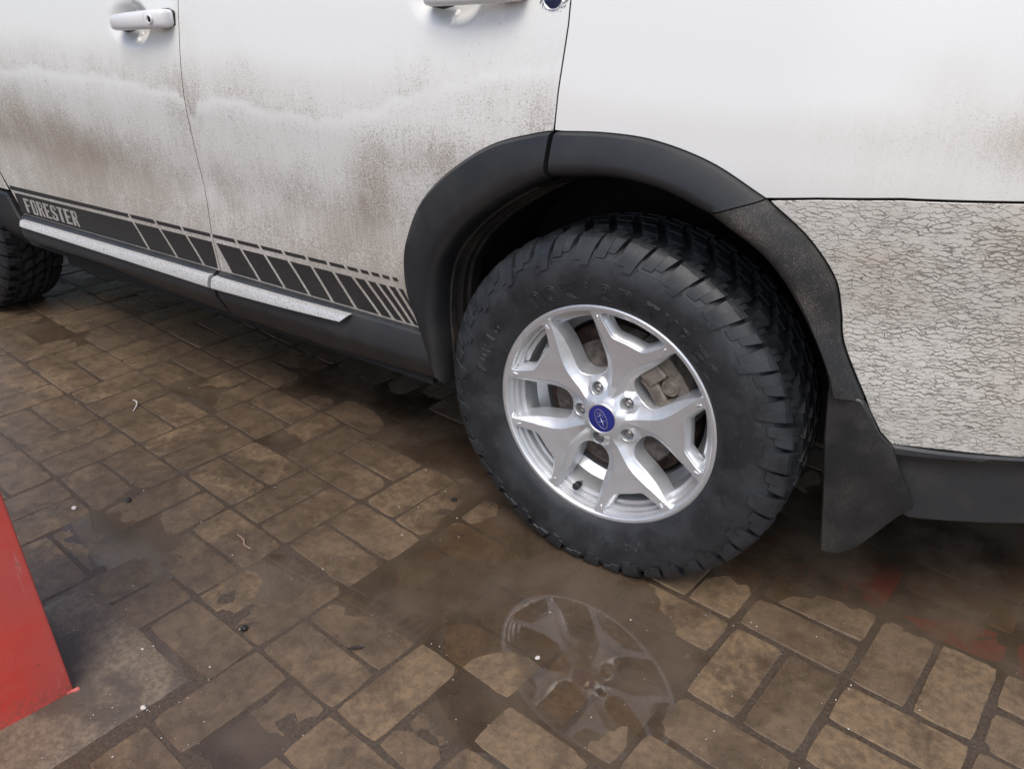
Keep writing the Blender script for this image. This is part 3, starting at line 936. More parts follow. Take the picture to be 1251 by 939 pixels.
# mud flap behind the rear wheel
def y_flap(x, z):
    return .012 + .55 * max(0, x - .462) + .05 * max(0, .40 - z)
flap = [(.397, .538), (.452, .527), (.462, .515), (.487, .468), (.512, .442), (.533, .395), (.565, .325), (.545, .305), (.497, .232), (.470, .214), (.441, .212), (.424, .34), (.408, .44)]
mf = panel('mud_flap', flap, y_flap, M['flap'], car, 0.012, 0.012, 0.0, 0.003)
bmf = bmesh.new(); bmf.from_mesh(mf.data)
fx = [(.402, .53), (.412, .44), (.428, .34), (.445, .2135)]
rows_ = [[bmf.verts.new((x + dx + .02 * ((y - .02) / .25) ** 2, y, z)) for x, z in fx] for dx, y in ((0, .0235), (0, .10), (0, .20), (0, .285), (.009, .285), (.009, .20), (.009, .10), (.009, .0235))]
for a_, b_ in zip(rows_, rows_[1:] + rows_[:1]):
    for k in range(3): bmf.faces.new((a_[k], a_[k + 1], b_[k + 1], b_[k]))
bmf.faces.new([r[0] for r in rows_]); bmf.faces.new([r[-1] for r in rows_])
bmesh.ops.recalc_face_normals(bmf, faces=bmf.faces)
bmf.to_mesh(mf.data); bmf.free()
# lower valance behind it
def y_val(x, z):
    return yb(x, .44) + (.004 if z > .425 else .010) + .10 * max(0, .425 - z)
val = [(.468, .448), (.58, .4415), (.95, .428), (.95, .284), (.56, .284), (.50, .32)]
panel('bumper_valance', val, lambda x, z: y_val(x, z) - .012 * sstep(.40, .43, z), M['clad'], car, 0.014, 0.1, 0.001, 0.004)

# body core behind the skins: black, with round wheel wells
def arc(cx, cz, r, a0, a1, n):
    return [(cx + r * cos(radians(a0 + (a1 - a0) * k / n)), cz + r * sin(radians(a0 + (a1 - a0) * k / n))) for k in range(n + 1)]
core = [(-3.3, 1.09), (.98, 1.09), (.98, .315), (.47, .315)] + arc(0, .36, .462, -2, 182, 40)[1:] + [(-.45, .285), (-2.15, .315)] + arc(-2.64, .36, .462, -2, 182, 40)[1:] + [(-3.12, .315), (-3.3, .33)]
core = list(reversed(core))
Vc = []; Fc = []
n = len(core)
for x, z in core: Vc.append(Vector((x, yb(x, max(z, .42)) + .022, z)))
for x, z in core: Vc.append(Vector((x, .44, z)))
for k in range(n): Fc.append((k, (k + 1) % n, n + (k + 1) % n, n + k))
Fc.append(tuple(range(n))); Fc.append(tuple(range(n, 2 * n)))
mesh_obj('wheel_arch_liner', Vc, Fc, M['liner'], car, True, 30)
mid = [(-3.5, .17), (-3.58, .6), (-3.45, 1.085), (1.02, 1.085), (1.04, .6), (1.0, .30), (.6, .235), (.40, .20), (-2.2, .19), (-2.9, .17)]
Vm = [Vector((x, y, z)) for y in (.43, 1.35) for x, z in mid]; n = len(mid)
Fm = [(k, (k + 1) % n, n + (k + 1) % n, n + k) for k in range(n)] + [tuple(range(n)), tuple(range(n, 2 * n))]
V2, F2 = boxvf((-3.40, .90, .27), (.24, 1.30, .20))            # air dam across the nose
V4, F4 = boxvf((-1.36, .095, .285), (1.36, .022, .066))          # pinch seam along the sill
V3, F3 = boxvf((-1.93, .12, .262), (.05, .03, .06), .2)        # jacking bracket
Vm, Fm = join([(Vm, Fm), (V2, F2), (V3, F3), (V4, F4)])
mesh_obj('underbody', Vm, Fm, M['under'], car, False)
# far side of the body
far = [(x, 1.78 - .02, z) for x, z in core]
Vf = [Vector((x, 1.335, z - .07 * (z < .34))) for x, z in core] + [Vector((x, 1.77 - yb(x, max(z, .42)), z - .07 * (z < .34))) for x, z in core]; n = len(core)
Ff = [(k, (k + 1) % n, n + (k + 1) % n, n + k) for k in range(n)] + [tuple(range(n)), tuple(range(n, 2 * n))]
mesh_obj('far_side', Vf, Ff, M['handle'], car, True, 30)
# greenhouse above the doors: roof shell with windows
gx = [(-2.35, 1.10, 0), (-1.75, 1.58, 1), (-1.2, 1.69, 1), (.35, 1.66, 1), (.72, 1.52, 1), (.92, 1.10, 0)]
rings = []
for x, zt_, top in gx:
    t = (zt_ - 1.08) / .6
    rings.append([(x, .045 + .7 * max(0, x - .25) ** 2, 1.08), (x, .08 + .7 * max(0, x - .25) ** 2 + .17 * t, 1.08 + .8 * (zt_ - 1.08)), (x, .12 + .26 * t, zt_ - .03 * t), (x, .6, zt_ + .01 * t), (x, 1.17, zt_ + .01 * t), (x, 1.65 - .26 * t, zt_ - .03 * t), (x, 1.71 - .17 * t, 1.08 + .8 * (zt_ - 1.08)), (x, 1.735 - .9 * max(0, x - .55) ** 2, 1.08)])
sweep('roof', rings, M['handle'], car, True, True, 30)
for name, q in (('window', [(-1.95, 1.19), (-1.17, 1.20), (-1.19, 1.56), (-1.62, 1.54)]), ('window', [(-1.11, 1.20), (-.24, 1.25), (-.36, 1.56), (-1.13, 1.57)])):
    panel(name, q, lambda x, z: .035 + (.17 + .025) * (z - 1.08) / .48 * (.9) - .012, M['glass'], car, .06, .03, 0, .004)

# ------------------------------------------------------------------ wheel
TYC = .355
TPROF = [(.206, .225), (.0, .2335), (-.004, .2375), (-.009, .245), (-.0125, .252), (-.0145, .260), (-.0185, .272), (-.021, .286), (-.0215, .300), (-.0195, .314), (-.015, .328), (-.0075, .341), (.002, .351), (.012, .3575), (.028, .3615), (.065, .363), (.108, .3635), (.150, .363), (.188, .3615), (.204, .3575), (.214, .351), (.224, .340), (.233, .320), (.236, .295), (.230, .26), (.218, .238), (.206, .225)]
TP = TPROF[1:]
SL = [0.0]
for k in range(1, len(TP)): SL.append(SL[-1] + hypot(TP[k][0] - TP[k - 1][0], TP[k][1] - TP[k - 1][1]))
def tp(s):
    """profile point and outward normal at arc length s from the bead"""
    k = 0
    while k < len(SL) - 2 and SL[k + 1] < s: k += 1
    f = (s - SL[k]) / (SL[k + 1] - SL[k])
    y = TP[k][0] + f * (TP[k + 1][0] - TP[k][0]); r = TP[k][1] + f * (TP[k + 1][1] - TP[k][1])
    def tang(q):
        a, b = TP[max(q - 1, 0)], TP[min(q + 1, len(TP) - 1)]
        return Vector((b[0] - a[0], b[1] - a[1])).normalized()
    t = tang(k).lerp(tang(k + 1), f).normalized()
    return y, r, -t.y, t.x      # normal (ny, nr)
def s_at_r(r):                  # on the outer sidewall
    for k in range(1, len(TP)):
        if TP[k][1] >= r: return SL[k - 1] + (r - TP[k - 1][1]) / (TP[k][1] - TP[k - 1][1]) * (SL[k] - SL[k - 1])
def s_at_y(y):                  # on the tread
    for k in range(13, len(TP)):
        if TP[k][0] >= y: return SL[k - 1] + (y - TP[k - 1][0]) / (TP[k][0] - TP[k - 1][0]) * (SL[k] - SL[k - 1])
def tp3(s, a, h):
    y, r, ny, nr = tp(s)
    rr = r + nr * h
    return Vector((rr * cos(a), y + ny * h, rr * sin(a)))
S_CORNER = s_at_r(.3575)
def strip_block(rows):
    """rows: (s, angle left, angle right, height) -> closed raised block on the carcass"""
    V = []; F = []
    for s, a, b, h in rows:
        V += [tp3(s, a, -.005), tp3(s, a, h), tp3(s, b, h), tp3(s, b, -.005)]
    for k in range(len(rows) - 1):
        i = 4 * k
        for q in range(3): F.append((i + q, i + q + 1, i + q + 5, i + q + 4))
    F.append((0, 1, 2, 3)); e = 4 * (len(rows) - 1); F.append((e, e + 1, e + 2, e + 3))
    return V, F

def squash(V):
    out = []
    for v in V:
        v = v.copy(); lim = -TYC + .004
        if v.z < lim + .05 and v.y < .1:
            f = 1 - (v.z - lim) / .05
            if v.z > -.372: v.y -= .006 * max(0, min(1, f)) * (1 if v.y < 0.02 else 0)
        if v.z < lim: v.z = lim + (v.z - lim) * .06
        out.append(v)
    return out

def make_tyre():
    prof = []
    for k, (y, r) in enumerate(TP):
        q = SL[k]; d = .0045 * sstep(s_at_r(.343), s_at_r(.3565), q) * (1 - sstep(SL[-1] - .06, SL[-1] - .04, q))
        _, _, ny, nr = tp(q); prof.append((r - nr * d, y - ny * d))
    parts = [lathe(prof, 144)]
    NP = 46; D = 2 * pi / NP
    rng = random.Random(3)
    for p in range(NP):
        a0 = p * D + rng.uniform(-.03, .03) * D
        A = p % 2 == 0
        def skew(s): return D * (.30 * max(-1.4, (S_CORNER - s) / .04) if s < S_CORNER else -.4 * (s - S_CORNER) / .07)
        # flank plates that reach down the sidewall, with a stepped inner end
        for (f0, f1, ri) in (((.02, .46, .3155), (.46, .885, .3240)) if A else ((.02, .42, .3385), (.42, .885, .3310))):
            s0 = s_at_r(ri + rng.uniform(-.001, .001)); rows = []
            for t in range(6):
                s = s0 + (S_CORNER + .004 - s0) * t / 5
                l, r_ = a0 + D * f0, a0 + D * f1
                pinch = D * .16 * max(0, (S_CORNER - s) / .05)
                if f0 < .1: l += pinch * (0.2 if A else 1.0)
                else: r_ -= pinch * (1.0 if A else 0.2)
                h = (.0034 if t == 0 else .0042 + .0066 * sstep(s0, S_CORNER, s))
                rows.append((s, l + skew(s), r_ + skew(s), h))
            parts.append(strip_block(rows))
        # tread end of the lug: three sipe-cut strips of unequal length
        outs = [q + rng.uniform(-.002, .002) for q in ((.013, .028, .046) if A else (.016, .031, .050))]
        for q, (f0, f1) in enumerate(((.02, .27), (.30, .52), (.55, .775))):
            s1 = s_at_y(outs[q]); rows = []
            for t in range(6):
                s = S_CORNER + (s1 - S_CORNER) * t / 5
                rows.append((s, a0 + D * f0 + skew(s), a0 + D * f1 + skew(s), .0108))
            parts.append(strip_block(rows))
        # fine moulded step line under the lugs
        rows = [(s_at_r(.3115 if A else .326), a0 + D * (.1 if A else .0) + skew(s_at_r(.3115)), a0 + D * (.62 if A else .8) + skew(s_at_r(.3115)), .0008),
                (s_at_r(.328 if A else .342), a0 - D * .12 + skew(s_at_r(.328)), a0 + D * .98 + skew(s_at_r(.328)), .0016)]
        parts.append(strip_block(rows))
        # centre rows
        for (y0, y1, sh, wd) in ((.060, .092, .35, .62), (.102, .134, .8, .60), (.142, .160, .1, .7)):
            l = a0 + D * sh; r_ = l + D * wd
            rows = [(s_at_y(y0 + (y1 - y0) * t / 3), l + D * .35 * t / 3, r_ + D * .35 * t / 3 - (D * .2 if t == 1 else 0), .0085) for t in range(4)]
            parts.append(strip_block(rows))
        l = a0
        sA, sB = s_at_y(.168), s_at_y(.205)
        rows = [(sA + (sB - sA) * t / 4, l, l + D * .78, .0085) for t in range(5)]
        parts.append(strip_block(rows))
    # rim protector ring and a fine moulding ring
    V, F = join(parts)
    return squash(V), F

def tyre_text():
    out = []
    for body, size, a_start, a_end, rbase in (('nokian', .047, 127, 79.5, .2505), ('TYRES', .043, 73.5, 36, .2515), ('70R16', .030, 173, 148, .268), ('70R16', .030, -60, -84, .268)):
        n = len(body); step = (a_end - a_start) / (n - .35)
        for k, ch in enumerate(body):
            V, F = text_mesh(ch, size, .0, .0010, 1.0, .0)
            x0 = min(v.x for v in V); x1 = max(v.x for v in V); y0 = min(v.y for v in V); y1 = max(v.y for v in V)
            w = .70 * (.3 if ch in 'i1' else 1.0); lead = (.70 - w) / 2
            vv = []
            for v in V:
                t = (v.x - x0) / (x1 - x0)
                a = radians(a_start + step * (k + lead + t * w))
                vv.append(tp3(s_at_r(rbase + (v.y - y0) / (y1 - y0) * size * .74), a, .0004 + v.z * .8))
            out.append((vv, F))
    return out

def y_face(r, dphi_w):
    """front face depth of the spokes; dphi_w = angle from the nearest window centre"""
    y = lerp_tab(r, [0, .034, .040, .048, .07, .10, .14, .18, .205, .2225, .24], [.000, .000, .003, .008, .0125, .0125, .0095, .0055, .0025, .0000, 0])
    # flanks fall away from a crease line towards the big windows
    dr = radians(RIDGE(r)); fl = 0.0
    if dphi_w < dr:
        run = r * (dr - dphi_w)
        fl = .020 * (1 - exp(-run / .0155)) * sstep(.040, .060, r)
    # round bosses that carry the lug pockets
    d2 = r * r + .0575 ** 2 - 2 * r * .0575 * cos(dphi_w)
    boss = 1 - sstep(.0155, .0245, math.sqrt(max(0, d2)))
    return y + fl * (1 - boss) + .006 * boss

def RIDGE(r):
    return lerp_tab(r, [.040, .050, .06, .08, .10, .115, .13, .15, .17, .19, .21, .2225], [33.2, 32.2, 31.2, 29.8, 28.8, 27.4, 25.2, 21.4, 18.0, 15.4, 13.4, 12.3])

def polar(a, r): return Vector((r * cos(radians(a)), r * sin(radians(a))))
WC = [113 - 72 * k for k in range(5)]        # big windows
SC = [77 - 72 * k for k in range(5)]         # small windows
def win_big(c):
    h = [(-12.3, .2215), (-6, .2222), (0, .2224), (6, .2222), (12.3, .2215), (13.0, .212), (13.4, .19), (14.0, .17), (15.4, .15), (17.6, .13), (19.2, .115), (19.8, .105), (18.8, .096), (14.5, .087), (7.5, .0815), (0, .0800)]
    full = h + [(-a, r) for a, r in reversed(h[5:-1])]
    return [polar(c + a, r) for a, r in full]
def win_small(c):
    h = [(0, .2222), (6, .2222), (12, .2222), (17.6, .2215), (18.3, .2165), (17.2, .203), (14.5, .187), (12.2, .1765), (10.5, .1725), (7, .1705), (0, .170)]
    full = h + [(-a, r) for a, r in reversed(h[1:-1])]
    return [polar(c + a, r) for a, r in full]
def circle(c, r, n): return [Vector((c.x + r * cos(2 * pi * k / n), c.y + r * sin(2 * pi * k / n))) for k in range(n)]

def dwin(x, z):
    a = degrees(atan2(z, x)); return radians(min(abs((a - c + 180) % 360 - 180) for c in WC))

def make_rim():
    outer = circle(Vector((0, 0)), .2245, 180)
    holes = []
    for c in WC: holes.append(('w', densify(win_big(c), .005)))
    for c in SC: holes.append(('s', densify(win_small(c), .005)))
    for c in WC: holes.append(('l', circle(polar(c, .0575), .0142, 26)))
    pts = list(outer); edges = [(k, (k + 1) % len(outer)) for k in range(len(outer))]
    for kind, h in holes:
        b = len(pts); pts += h; edges += [(b + k, b + (k + 1) % len(h)) for k in range(len(h))]
    for c in WC:
        for sg in (-1, 1):
            b = len(pts); rs = [.043 + (.205 - .043) * k / 40 for k in range(41)]
            pts += [polar(c + sg * RIDGE(r), r) for r in rs]; edges += [(b + k, b + k + 1) for k in range(40)]
    bnd = list(pts); st = .0038
    nn = int(.224 / st)
    for a in range(-nn, nn + 1):
        for b in range(-nn, nn + 1):
            p = Vector((a * st + (.5 * st if b % 2 else 0), b * st))
            if p.length > .222: continue
            if any(inside(p, h) for _, h in holes) or near_loop(p, bnd, st * .5): continue
            pts.append(p)
    v, e, f, *_ = delaunay_2d_cdt(pts, edges, [], 2, 1e-7)
    V = [Vector((p.x, y_face(p.length, dwin(p.x, p.y)), p.y)) for p in v]
    F = []
    for t in f:
        c = (v[t[0]] + v[t[1]] + v[t[2]]) / 3
        if not any(inside(c, h) for _, h in holes): F.append(tuple(t))
    # window walls: bright rounded edge, then drafted back
    for kind, h in holes:
        if kind == 'l':
            rings = [(h, 0.0)] + [(inset(h, .0008), .0012), (inset(h, .0008), .022)]
        elif kind == 'w':
            rings = [(h, 0.0), (inset(h, .0013), .0011), (inset(h, .0022), .0046)]
            # wide draft near the hub and spokes, none at the rim
            for dd, yy in ((.0036, .016), (.0050, .030), (.0056, .040)):
                ins = inset(h, dd); r = []
                for p, q in zip(h, ins):
                    t = sstep(.222, .20, p.length)
                    r.append(q * t + (p - p.normalized() * .0012) * (1 - t))
                rings.append((r, yy))
        else:
            rings = [(h, 0.0), (inset(h, .0013), .0011), (inset(h, .0020), .0040)]
            for dd, yy in ((.0055, .008), (.0085, .015), (.0092, .028)):
                ins = inset(h, dd); r = []
                for p, q in zip(h, ins):
                    t = sstep(.222, .205, p.length)
                    r.append(q * t + (p - p.normalized() * .0012) * (1 - t))
                rings.append((r, yy))
        idx = []
        for rg, yy in rings:
            b = len(V); idx.append(b)
            for p, hp in zip(rg, h):
                V.append(Vector((p.x, y_face(hp.length, dwin(hp.x, hp.y)) + yy, p.y)))
        m = len(h)
        for k in range(len(idx) - 1):
            for q in range(m): F.append((idx[k] + q, idx[k] + (q + 1) % m, idx[k + 1] + (q + 1) % m, idx[k + 1] + q))
        if kind == 'l':
            F.append(tuple(idx[-1] + q for q in range(m)))
    parts = [(V, F)]
    # lip and barrel with its stepped ledges
    prof = [(.2255, .022), (.2345, .012), (.2362, .004), (.2350, -.0015), (.2318, -.0035), (.2270, -.0030), (.2245, -.0008), (.2228, .0012), (.2216, .0060), (.2206, .0100), (.2172, .0110), (.2164, .0130), (.2156, .0195), (.2112, .0210), (.2102, .0230), (.2090, .034), (.2025, .036), (.1990, .052), (.1965, .075), (.180, .092), (.178, .130), (.196, .150), (.199, .19), (.215, .204)]
    parts.append(lathe(prof, 160))
    # small cast bosses beside each small window
    for c in SC:
        for sg in (-1, 1):
            a = c + sg * 19.7
            pth = [(polar(a, r), y_face(r, radians(16)) + d) for r, d in ((.203, .0012), (.206, -.0004), (.213, -.0006), (.2155, .0010))]
            parts.append(tubevf([(p.x, y, p.y) for p, y in pth], [.0008, .0022, .0022, .0010], 8))
    # notch ribs that tie the ring to the barrel behind big windows
    V, F = join(parts)
    return V, F

def nut(c):
    p = polar(c, .0575)
    V, F = lathe([(.0001, -.0010), (.0036, -.0006), (.0068, .0012), (.0088, .0042), (.0093, .0060)], 18)
    hx = [(.0096, .0060), (.0096, .018)]
    V2, F2 = lathe(hx, 6)
    V, F = join([(V, F), (V2, F2)])
    yy = y_face(.0575, 0) + .0065
    return [v + Vector((p.x, yy, p.y)) for v in V], F

wheel_me = {}
V, F = make_rim()
wheel = mesh_obj('wheel', V, F, M['alloy'], car, True, 24, loc=(0, 0, TYC))
V, F = make_tyre()
tyre = mesh_obj('tyre', V, F, M['tyre'], wheel, True, 18)
for V, F in tyre_text():
    mesh_obj('letter', V, F, M['tyre'], wheel, False)
for c in WC:
    V, F = nut(c)
    mesh_obj('lug_nut', V, F, M['steel'], wheel, True, 35)
# centre cap: silver ring round blue enamel, oval of stars
V, F = lathe([(.0285, -.0010), (.0300, -.0030), (.0325, -.0032), (.0340, -.0015), (.0345, .004)], 48)
mesh_obj('cap_ring', V, F, M['alloy'], wheel, True, 30)
V, F = lathe([(.0001, -.0028), (.020, -.0024), (.0285, -.0016), (.0302, .001)], 48)
mesh_obj('center_cap', V, F, M['blue'], wheel, True, 30)
def emblem():
    parts = []
    rot = radians(-62)
    def pl(u, w):
        return (u * cos(rot) - w * sin(rot), u * sin(rot) + w * cos(rot))
    V = []; F = []; n = 48
    for k in range(n):
        a = 2 * pi * k / n
        for (A, B, y) in ((.0222, .0122, -.0022), (.0222, .0122, -.0036), (.0210, .0111, -.0036), (.0210, .0111, -.0022)):
            x, z = pl(A * cos(a), B * sin(a)); V.append(Vector((x, y, z)))
    for k in range(n):
        for q in range(4): F.append((4 * k + q, 4 * k + (q + 1) % 4, 4 * ((k + 1) % n) + (q + 1) % 4, 4 * ((k + 1) % n) + q))
    parts.append((V, F))
    def star(u, w, r, r2):
        V = [Vector((*pl(u, w), 0))]; V = [Vector((V[0].x, -.0042, V[0].y))]
        for k in range(8):
            a = 2 * pi * k / 8; rr = (r if k % 2 == 0 else r * .2); rr2 = r2 if k in (0, 4) else 1
            x, z = pl(u + rr * rr2 * cos(a), w + rr * sin(a)); V.append(Vector((x, -.0026, z)))
        return V, [(0, 1 + k, 1 + (k + 1) % 8) for k in range(8)]
    parts.append(star(.0055, -.0005, .0085, 1.35))
    for u, w in ((-.006, .0050), (-.0125, .0028), (-.0060, -.0050), (-.0135, -.0030), (-.0085, .0002)):
        parts.append(star(u, w, .0037, 1.2))
    return join(parts)
V, F = emblem()
mesh_obj('emblem', V, F, M['silver'], wheel, False)
# valve stem and its black cap, in the lower left window
vp = polar(-105.5, .197)
V, F = tubevf([(vp.x, .034, vp.y), (vp.x + .0015, .018, vp.y + .004)], [.0045, .0042], 12)
mesh_obj('valve_stem', V, F, M['silver'], wheel, True, 30)
V, F = tubevf([(vp.x + .0012, .020, vp.y + .0035), (vp.x + .0016, .016, vp.y + .0045), (vp.x + .0035, .0005, vp.y + .0085), (vp.x + .0037, -.0010, vp.y + .009)], [.0072, .0080, .0080, .0062], 12)
mesh_obj('valve_cap', V, F, M['black'], wheel, True, 30)

# brake behind the rim
def brake():
    V, F = lathe([(.0001, .040), (.060, .040), (.066, .046), (.068, .060), (.072, .066), (.139, .066), (.142, .068), (.142, .082), (.139, .084), (.07, .084)], 72)
    mesh_obj('brake_disc', [v + Vector((0, 0, TYC)) for v in V], F, M['disc'], car, True, 30)
    V, F = lathe([(.085, .098), (.160, .098), (.168, .092), (.170, .10), (.16, .104)], 60)
    mesh_obj('brake_shield', [v + Vector((0, 0, TYC)) for v in V], F, M['rust'], car, True, 30)
    V, F = lathe([(.0001, .12), (.185, .12), (.19, .14)], 48)
    mesh_obj('wheel_hub', [v + Vector((0, 0, TYC)) for v in V], F, M['under'], car, True, 30)
    parts = []
    def arcblock(r0, r1, a0, a1, y0, y1, n=12, bev=.004):
        V = []; F = []
        for k in range(n + 1):
            a = radians(a0 + (a1 - a0) * k / n); e = bev if k in (0, n) else 0
            for r, y in ((r0, y1), (r0 + e, y0 + bev), (r0 + bev + e, y0 + e), (r1 - bev - e, y0 + e), (r1 - e, y0 + bev), (r1, y1)):
                V.append(Vector((r * cos(a), y, r * sin(a))))
        for k in range(n):
            for q in range(5): F.append((6 * k + q, 6 * k + q + 1, 6 * k + q + 7, 6 * k + q + 6))
        F.append(tuple(range(6))); F.append(tuple(6 * n + q for q in range(6)))
        return V, F
    # calliper at the trailing side, with bracket fingers and piston boss
    parts.append(arcblock(.152, .178, 8, 72, .040, .11))
    parts.append(arcblock(.112, .156, 44, 60, .030, .07))
    parts.append(arcblock(.112, .156, 14, 27, .030, .07))
    parts.append(arcblock(.100, .128, 16, 58, .036, .06))
    pv = polar(36, .148)
    V, F = lathe([(.0001, .034), (.010, .034), (.0115, .037), (.013, .038), (.018, .038), (.020, .042), (.020, .07)], 24)
    parts.append(([v + Vector((pv.x, 0, pv.y)) for v in V], F))
    for a, r in ((66, .165), (20, .166)):
        pv = polar(a, r)
        V, F = lathe([(.0001, .030), (.006, .030), (.0075, .034), (.0075, .05)], 6)
        parts.append(([v + Vector((pv.x, 0, pv.y)) for v in V], F))
    V, F = join(parts)
    mesh_obj('brake_caliper', [v + Vector((0, 0, TYC)) for v in V], F, M['caliper'], car, True, 32)
    V, F = arcblock(.128, .170, 74, 100, .050, .08)
    mesh_obj('brake_pad', [v + Vector((0, 0, TYC)) for v in V], F, M['caliper'], car, True, 32)
brake()

def copy_wheel(loc, rz, spin):
    w = wheel.copy(); COL.objects.link(w); w.parent = car
    w.location = loc; w.rotation_euler = (0, 0, rz)
    for ch in wheel.children:
        if rz and ch.name.startswith('letter'): continue
        c = ch.copy(); COL.objects.link(c); c.parent = w
    return w
wf = copy_wheel((-2.64, .0, TYC), 0, 0)
copy_wheel((0, 1.77, TYC), pi, 0)
copy_wheel((-2.64, 1.77, TYC), pi, 0)

# ------------------------------------------------------------------ ground, pavers, puddles
GO = Vector((.298, -.226)); GA = radians(6.8686); CELL = .216395
GU = Vector((cos(GA), -sin(GA))); GV = Vector((sin(GA), cos(GA)))
def gp(i, j): return GO + GU * (CELL * i) - GV * (CELL * j)
PUD = [  # x, y, rx, ry, depth (m)
    (-.06, -.03, .20, .13, .0062), (.150, -.262, .19, .20, .0066), (.56, .36, .34, .16, .0085), (.78, .52, .35, .22, .0085), (.30, .17, .12, .12, .006),
    (-.235, -.18, .15, .11, .0052), (-.275, -.30, .12, .09, .0050), (-.13, -.33, .13, .10, .0042), (-.252, -.735, .085, .05, .0056), (-.53, -.43, .09, .06, .0046),
    (-1.12, -.60, .20, .10, .0008), (-.86, -.50, .18, .09, .0045), (-1.0, .30, .30, .12, .0052), (-.60, .22, .22, .10, .0050), (-.30, .18, .25, .12, .0058), (-1.35, .05, .22, .07, .0040),
    (-.36, -.37, .06, .04, .0040), (.02, -.50, .07, .05, .0030), (-.95, -.02, .10, .05, .0040), (-2.2, .0, .3, .1, .005), (-.55, -.73, .08, .05, .004)]
def dep(x, y):
    d = 0.0
    for a, b, rx, ry, h in PUD:
        q = ((x - a) / rx) ** 2 + ((y - b) / ry) ** 2
        if q < 6: d += h * exp(-q)
    d = min(.85 * d, .0058)
    d += .0011 * noise.noise(Vector((x * 2.3, y * 2.3, 9.0)))
    return d
WATER_Z = 0.0
TOP0 = .0030
ground = None
# far ground sheet
gs = [(-600, -600), (600, -600), (600, 600), (-600, 600)]
ground = mesh_obj('ground', [Vector((x, y, -.030)) for x, y in gs], [(0, 1, 2, 3)], M['bed'], None, False)
thing(ground, None, None, kind='structure')
# joint bed that dips with the puddles
V = []; F = []
nx, ny = 150, 110
for b in range(ny + 1):
    for a in range(nx + 1):
        x = -4.2 + 6.2 * a / nx; y = -2.2 + 4.2 * b / ny
        V.append(Vector((x, y, .0009 - .85 * max(0, dep(x, y)) + .0012 * noise.noise(Vector((x * 17, y * 17, 4))))))
for b in range(ny):
    for a in range(nx):
        q = b * (nx + 1) + a; F.append((q, q + 1, q + nx + 2, q + nx + 1))
pavement = mesh_obj('pavement', V, F, M['bed'], None, True)
thing(pavement, None, None, kind='structure')

BL, BW, BH = CELL - .0058, CELL / 2 - .0052, .06
def brick_mesh(seed):
    rg = random.Random(seed)
    nx, ny = 9, 5
    V = []; F = []
    ox, oy = rg.uniform(0, 90), rg.uniform(0, 90)
    def edge_wob(u, s): return .0014 * noise.noise(Vector((u * 45 + ox, s * 7, oy)))
    xs = [-.5 + k / nx for k in range(nx + 1)]; ys = [-.5 + k / ny for k in range(ny + 1)]
    rc = .008
    for b in range(ny + 1):
        for a in range(nx + 1):
            x = xs[a] * (BL - .006); y = ys[b] * (BW - .006)
            edge = (a in (0, nx)) or (b in (0, ny)); corner = (a in (0, nx)) and (b in (0, ny))
            z = .0010 * noise.noise(Vector((x * 13 + ox, y * 13 + oy, seed))) + .0007 * noise.noise(Vector((x * 50 + ox, y * 50, seed)))
            if a in (0, nx): x += edge_wob(y, a)
            if b in (0, ny): y += edge_wob(x, b + 20)
            if edge: z -= .0004
            if corner:
                x *= 1 - .0022 / BL * 2; y *= 1 - .0022 / BW * 2; z -= .0006
            V.append(Vector((x, y, z)))
    for b in range(ny):
        for a in range(nx):
            q = b * (nx + 1) + a; F.append((q, q + 1, q + nx + 2, q + nx + 1))
    loop = [a for a in range(nx + 1)] + [b * (nx + 1) + nx for b in range(1, ny + 1)] + [ny * (nx + 1) + a for a in range(nx - 1, -1, -1)] + [b * (nx + 1) for b in range(ny - 1, 0, -1)]
    m = len(loop); prev = loop
    for out, dz in ((.0009, -.0006), (.0024, -.0035), (.0024, -BH)):
        ring = []
        for q in loop:
            p = V[q]; d = Vector((p.x / (BL / 2), p.y / (BW / 2)))
            ex = 1 if abs(d.x) > .9 else 0; ey = 1 if abs(d.y) > .85 else 0
            k = .7 if ex and ey else 1
            ring.append(len(V)); V.append(Vector((p.x + math.copysign(out * ex * k, p.x), p.y + math.copysign(out * ey * k, p.y), dz if dz < -.01 else p.z + dz)))
        for k in range(m): F.append((prev[k], prev[(k + 1) % m], ring[(k + 1) % m], ring[k]))
        prev = ring
    return V, F
NV = 14
brick_var = [brick_mesh(s + 1) for s in range(NV)]
def mk_me(name, vf, mat):
    me = bpy.data.meshes.new(name); me.from_pydata([tuple(v) for v in vf[0]], [], vf[1]); me.update()
    bm = bmesh.new(); bm.from_mesh(me); bmesh.ops.recalc_face_normals(bm, faces=bm.faces); bm.to_mesh(me); bm.free()
    me.materials.append(mat); me.polygons.foreach_set('use_smooth', [True] * len(me.polygons)); me.set_sharp_from_angle(angle=radians(28))
    return me
me_tan = [mk_me('brick', v, M['brick']) for v in brick_var]
me_red = [mk_me('red_brick', v, M['redbrick']) for v in brick_var[:5]]
FOOT_I = (-5, -3); FOOT_J = (2.5, 6.2)        # concrete footing replaces these pavers
bricks = []
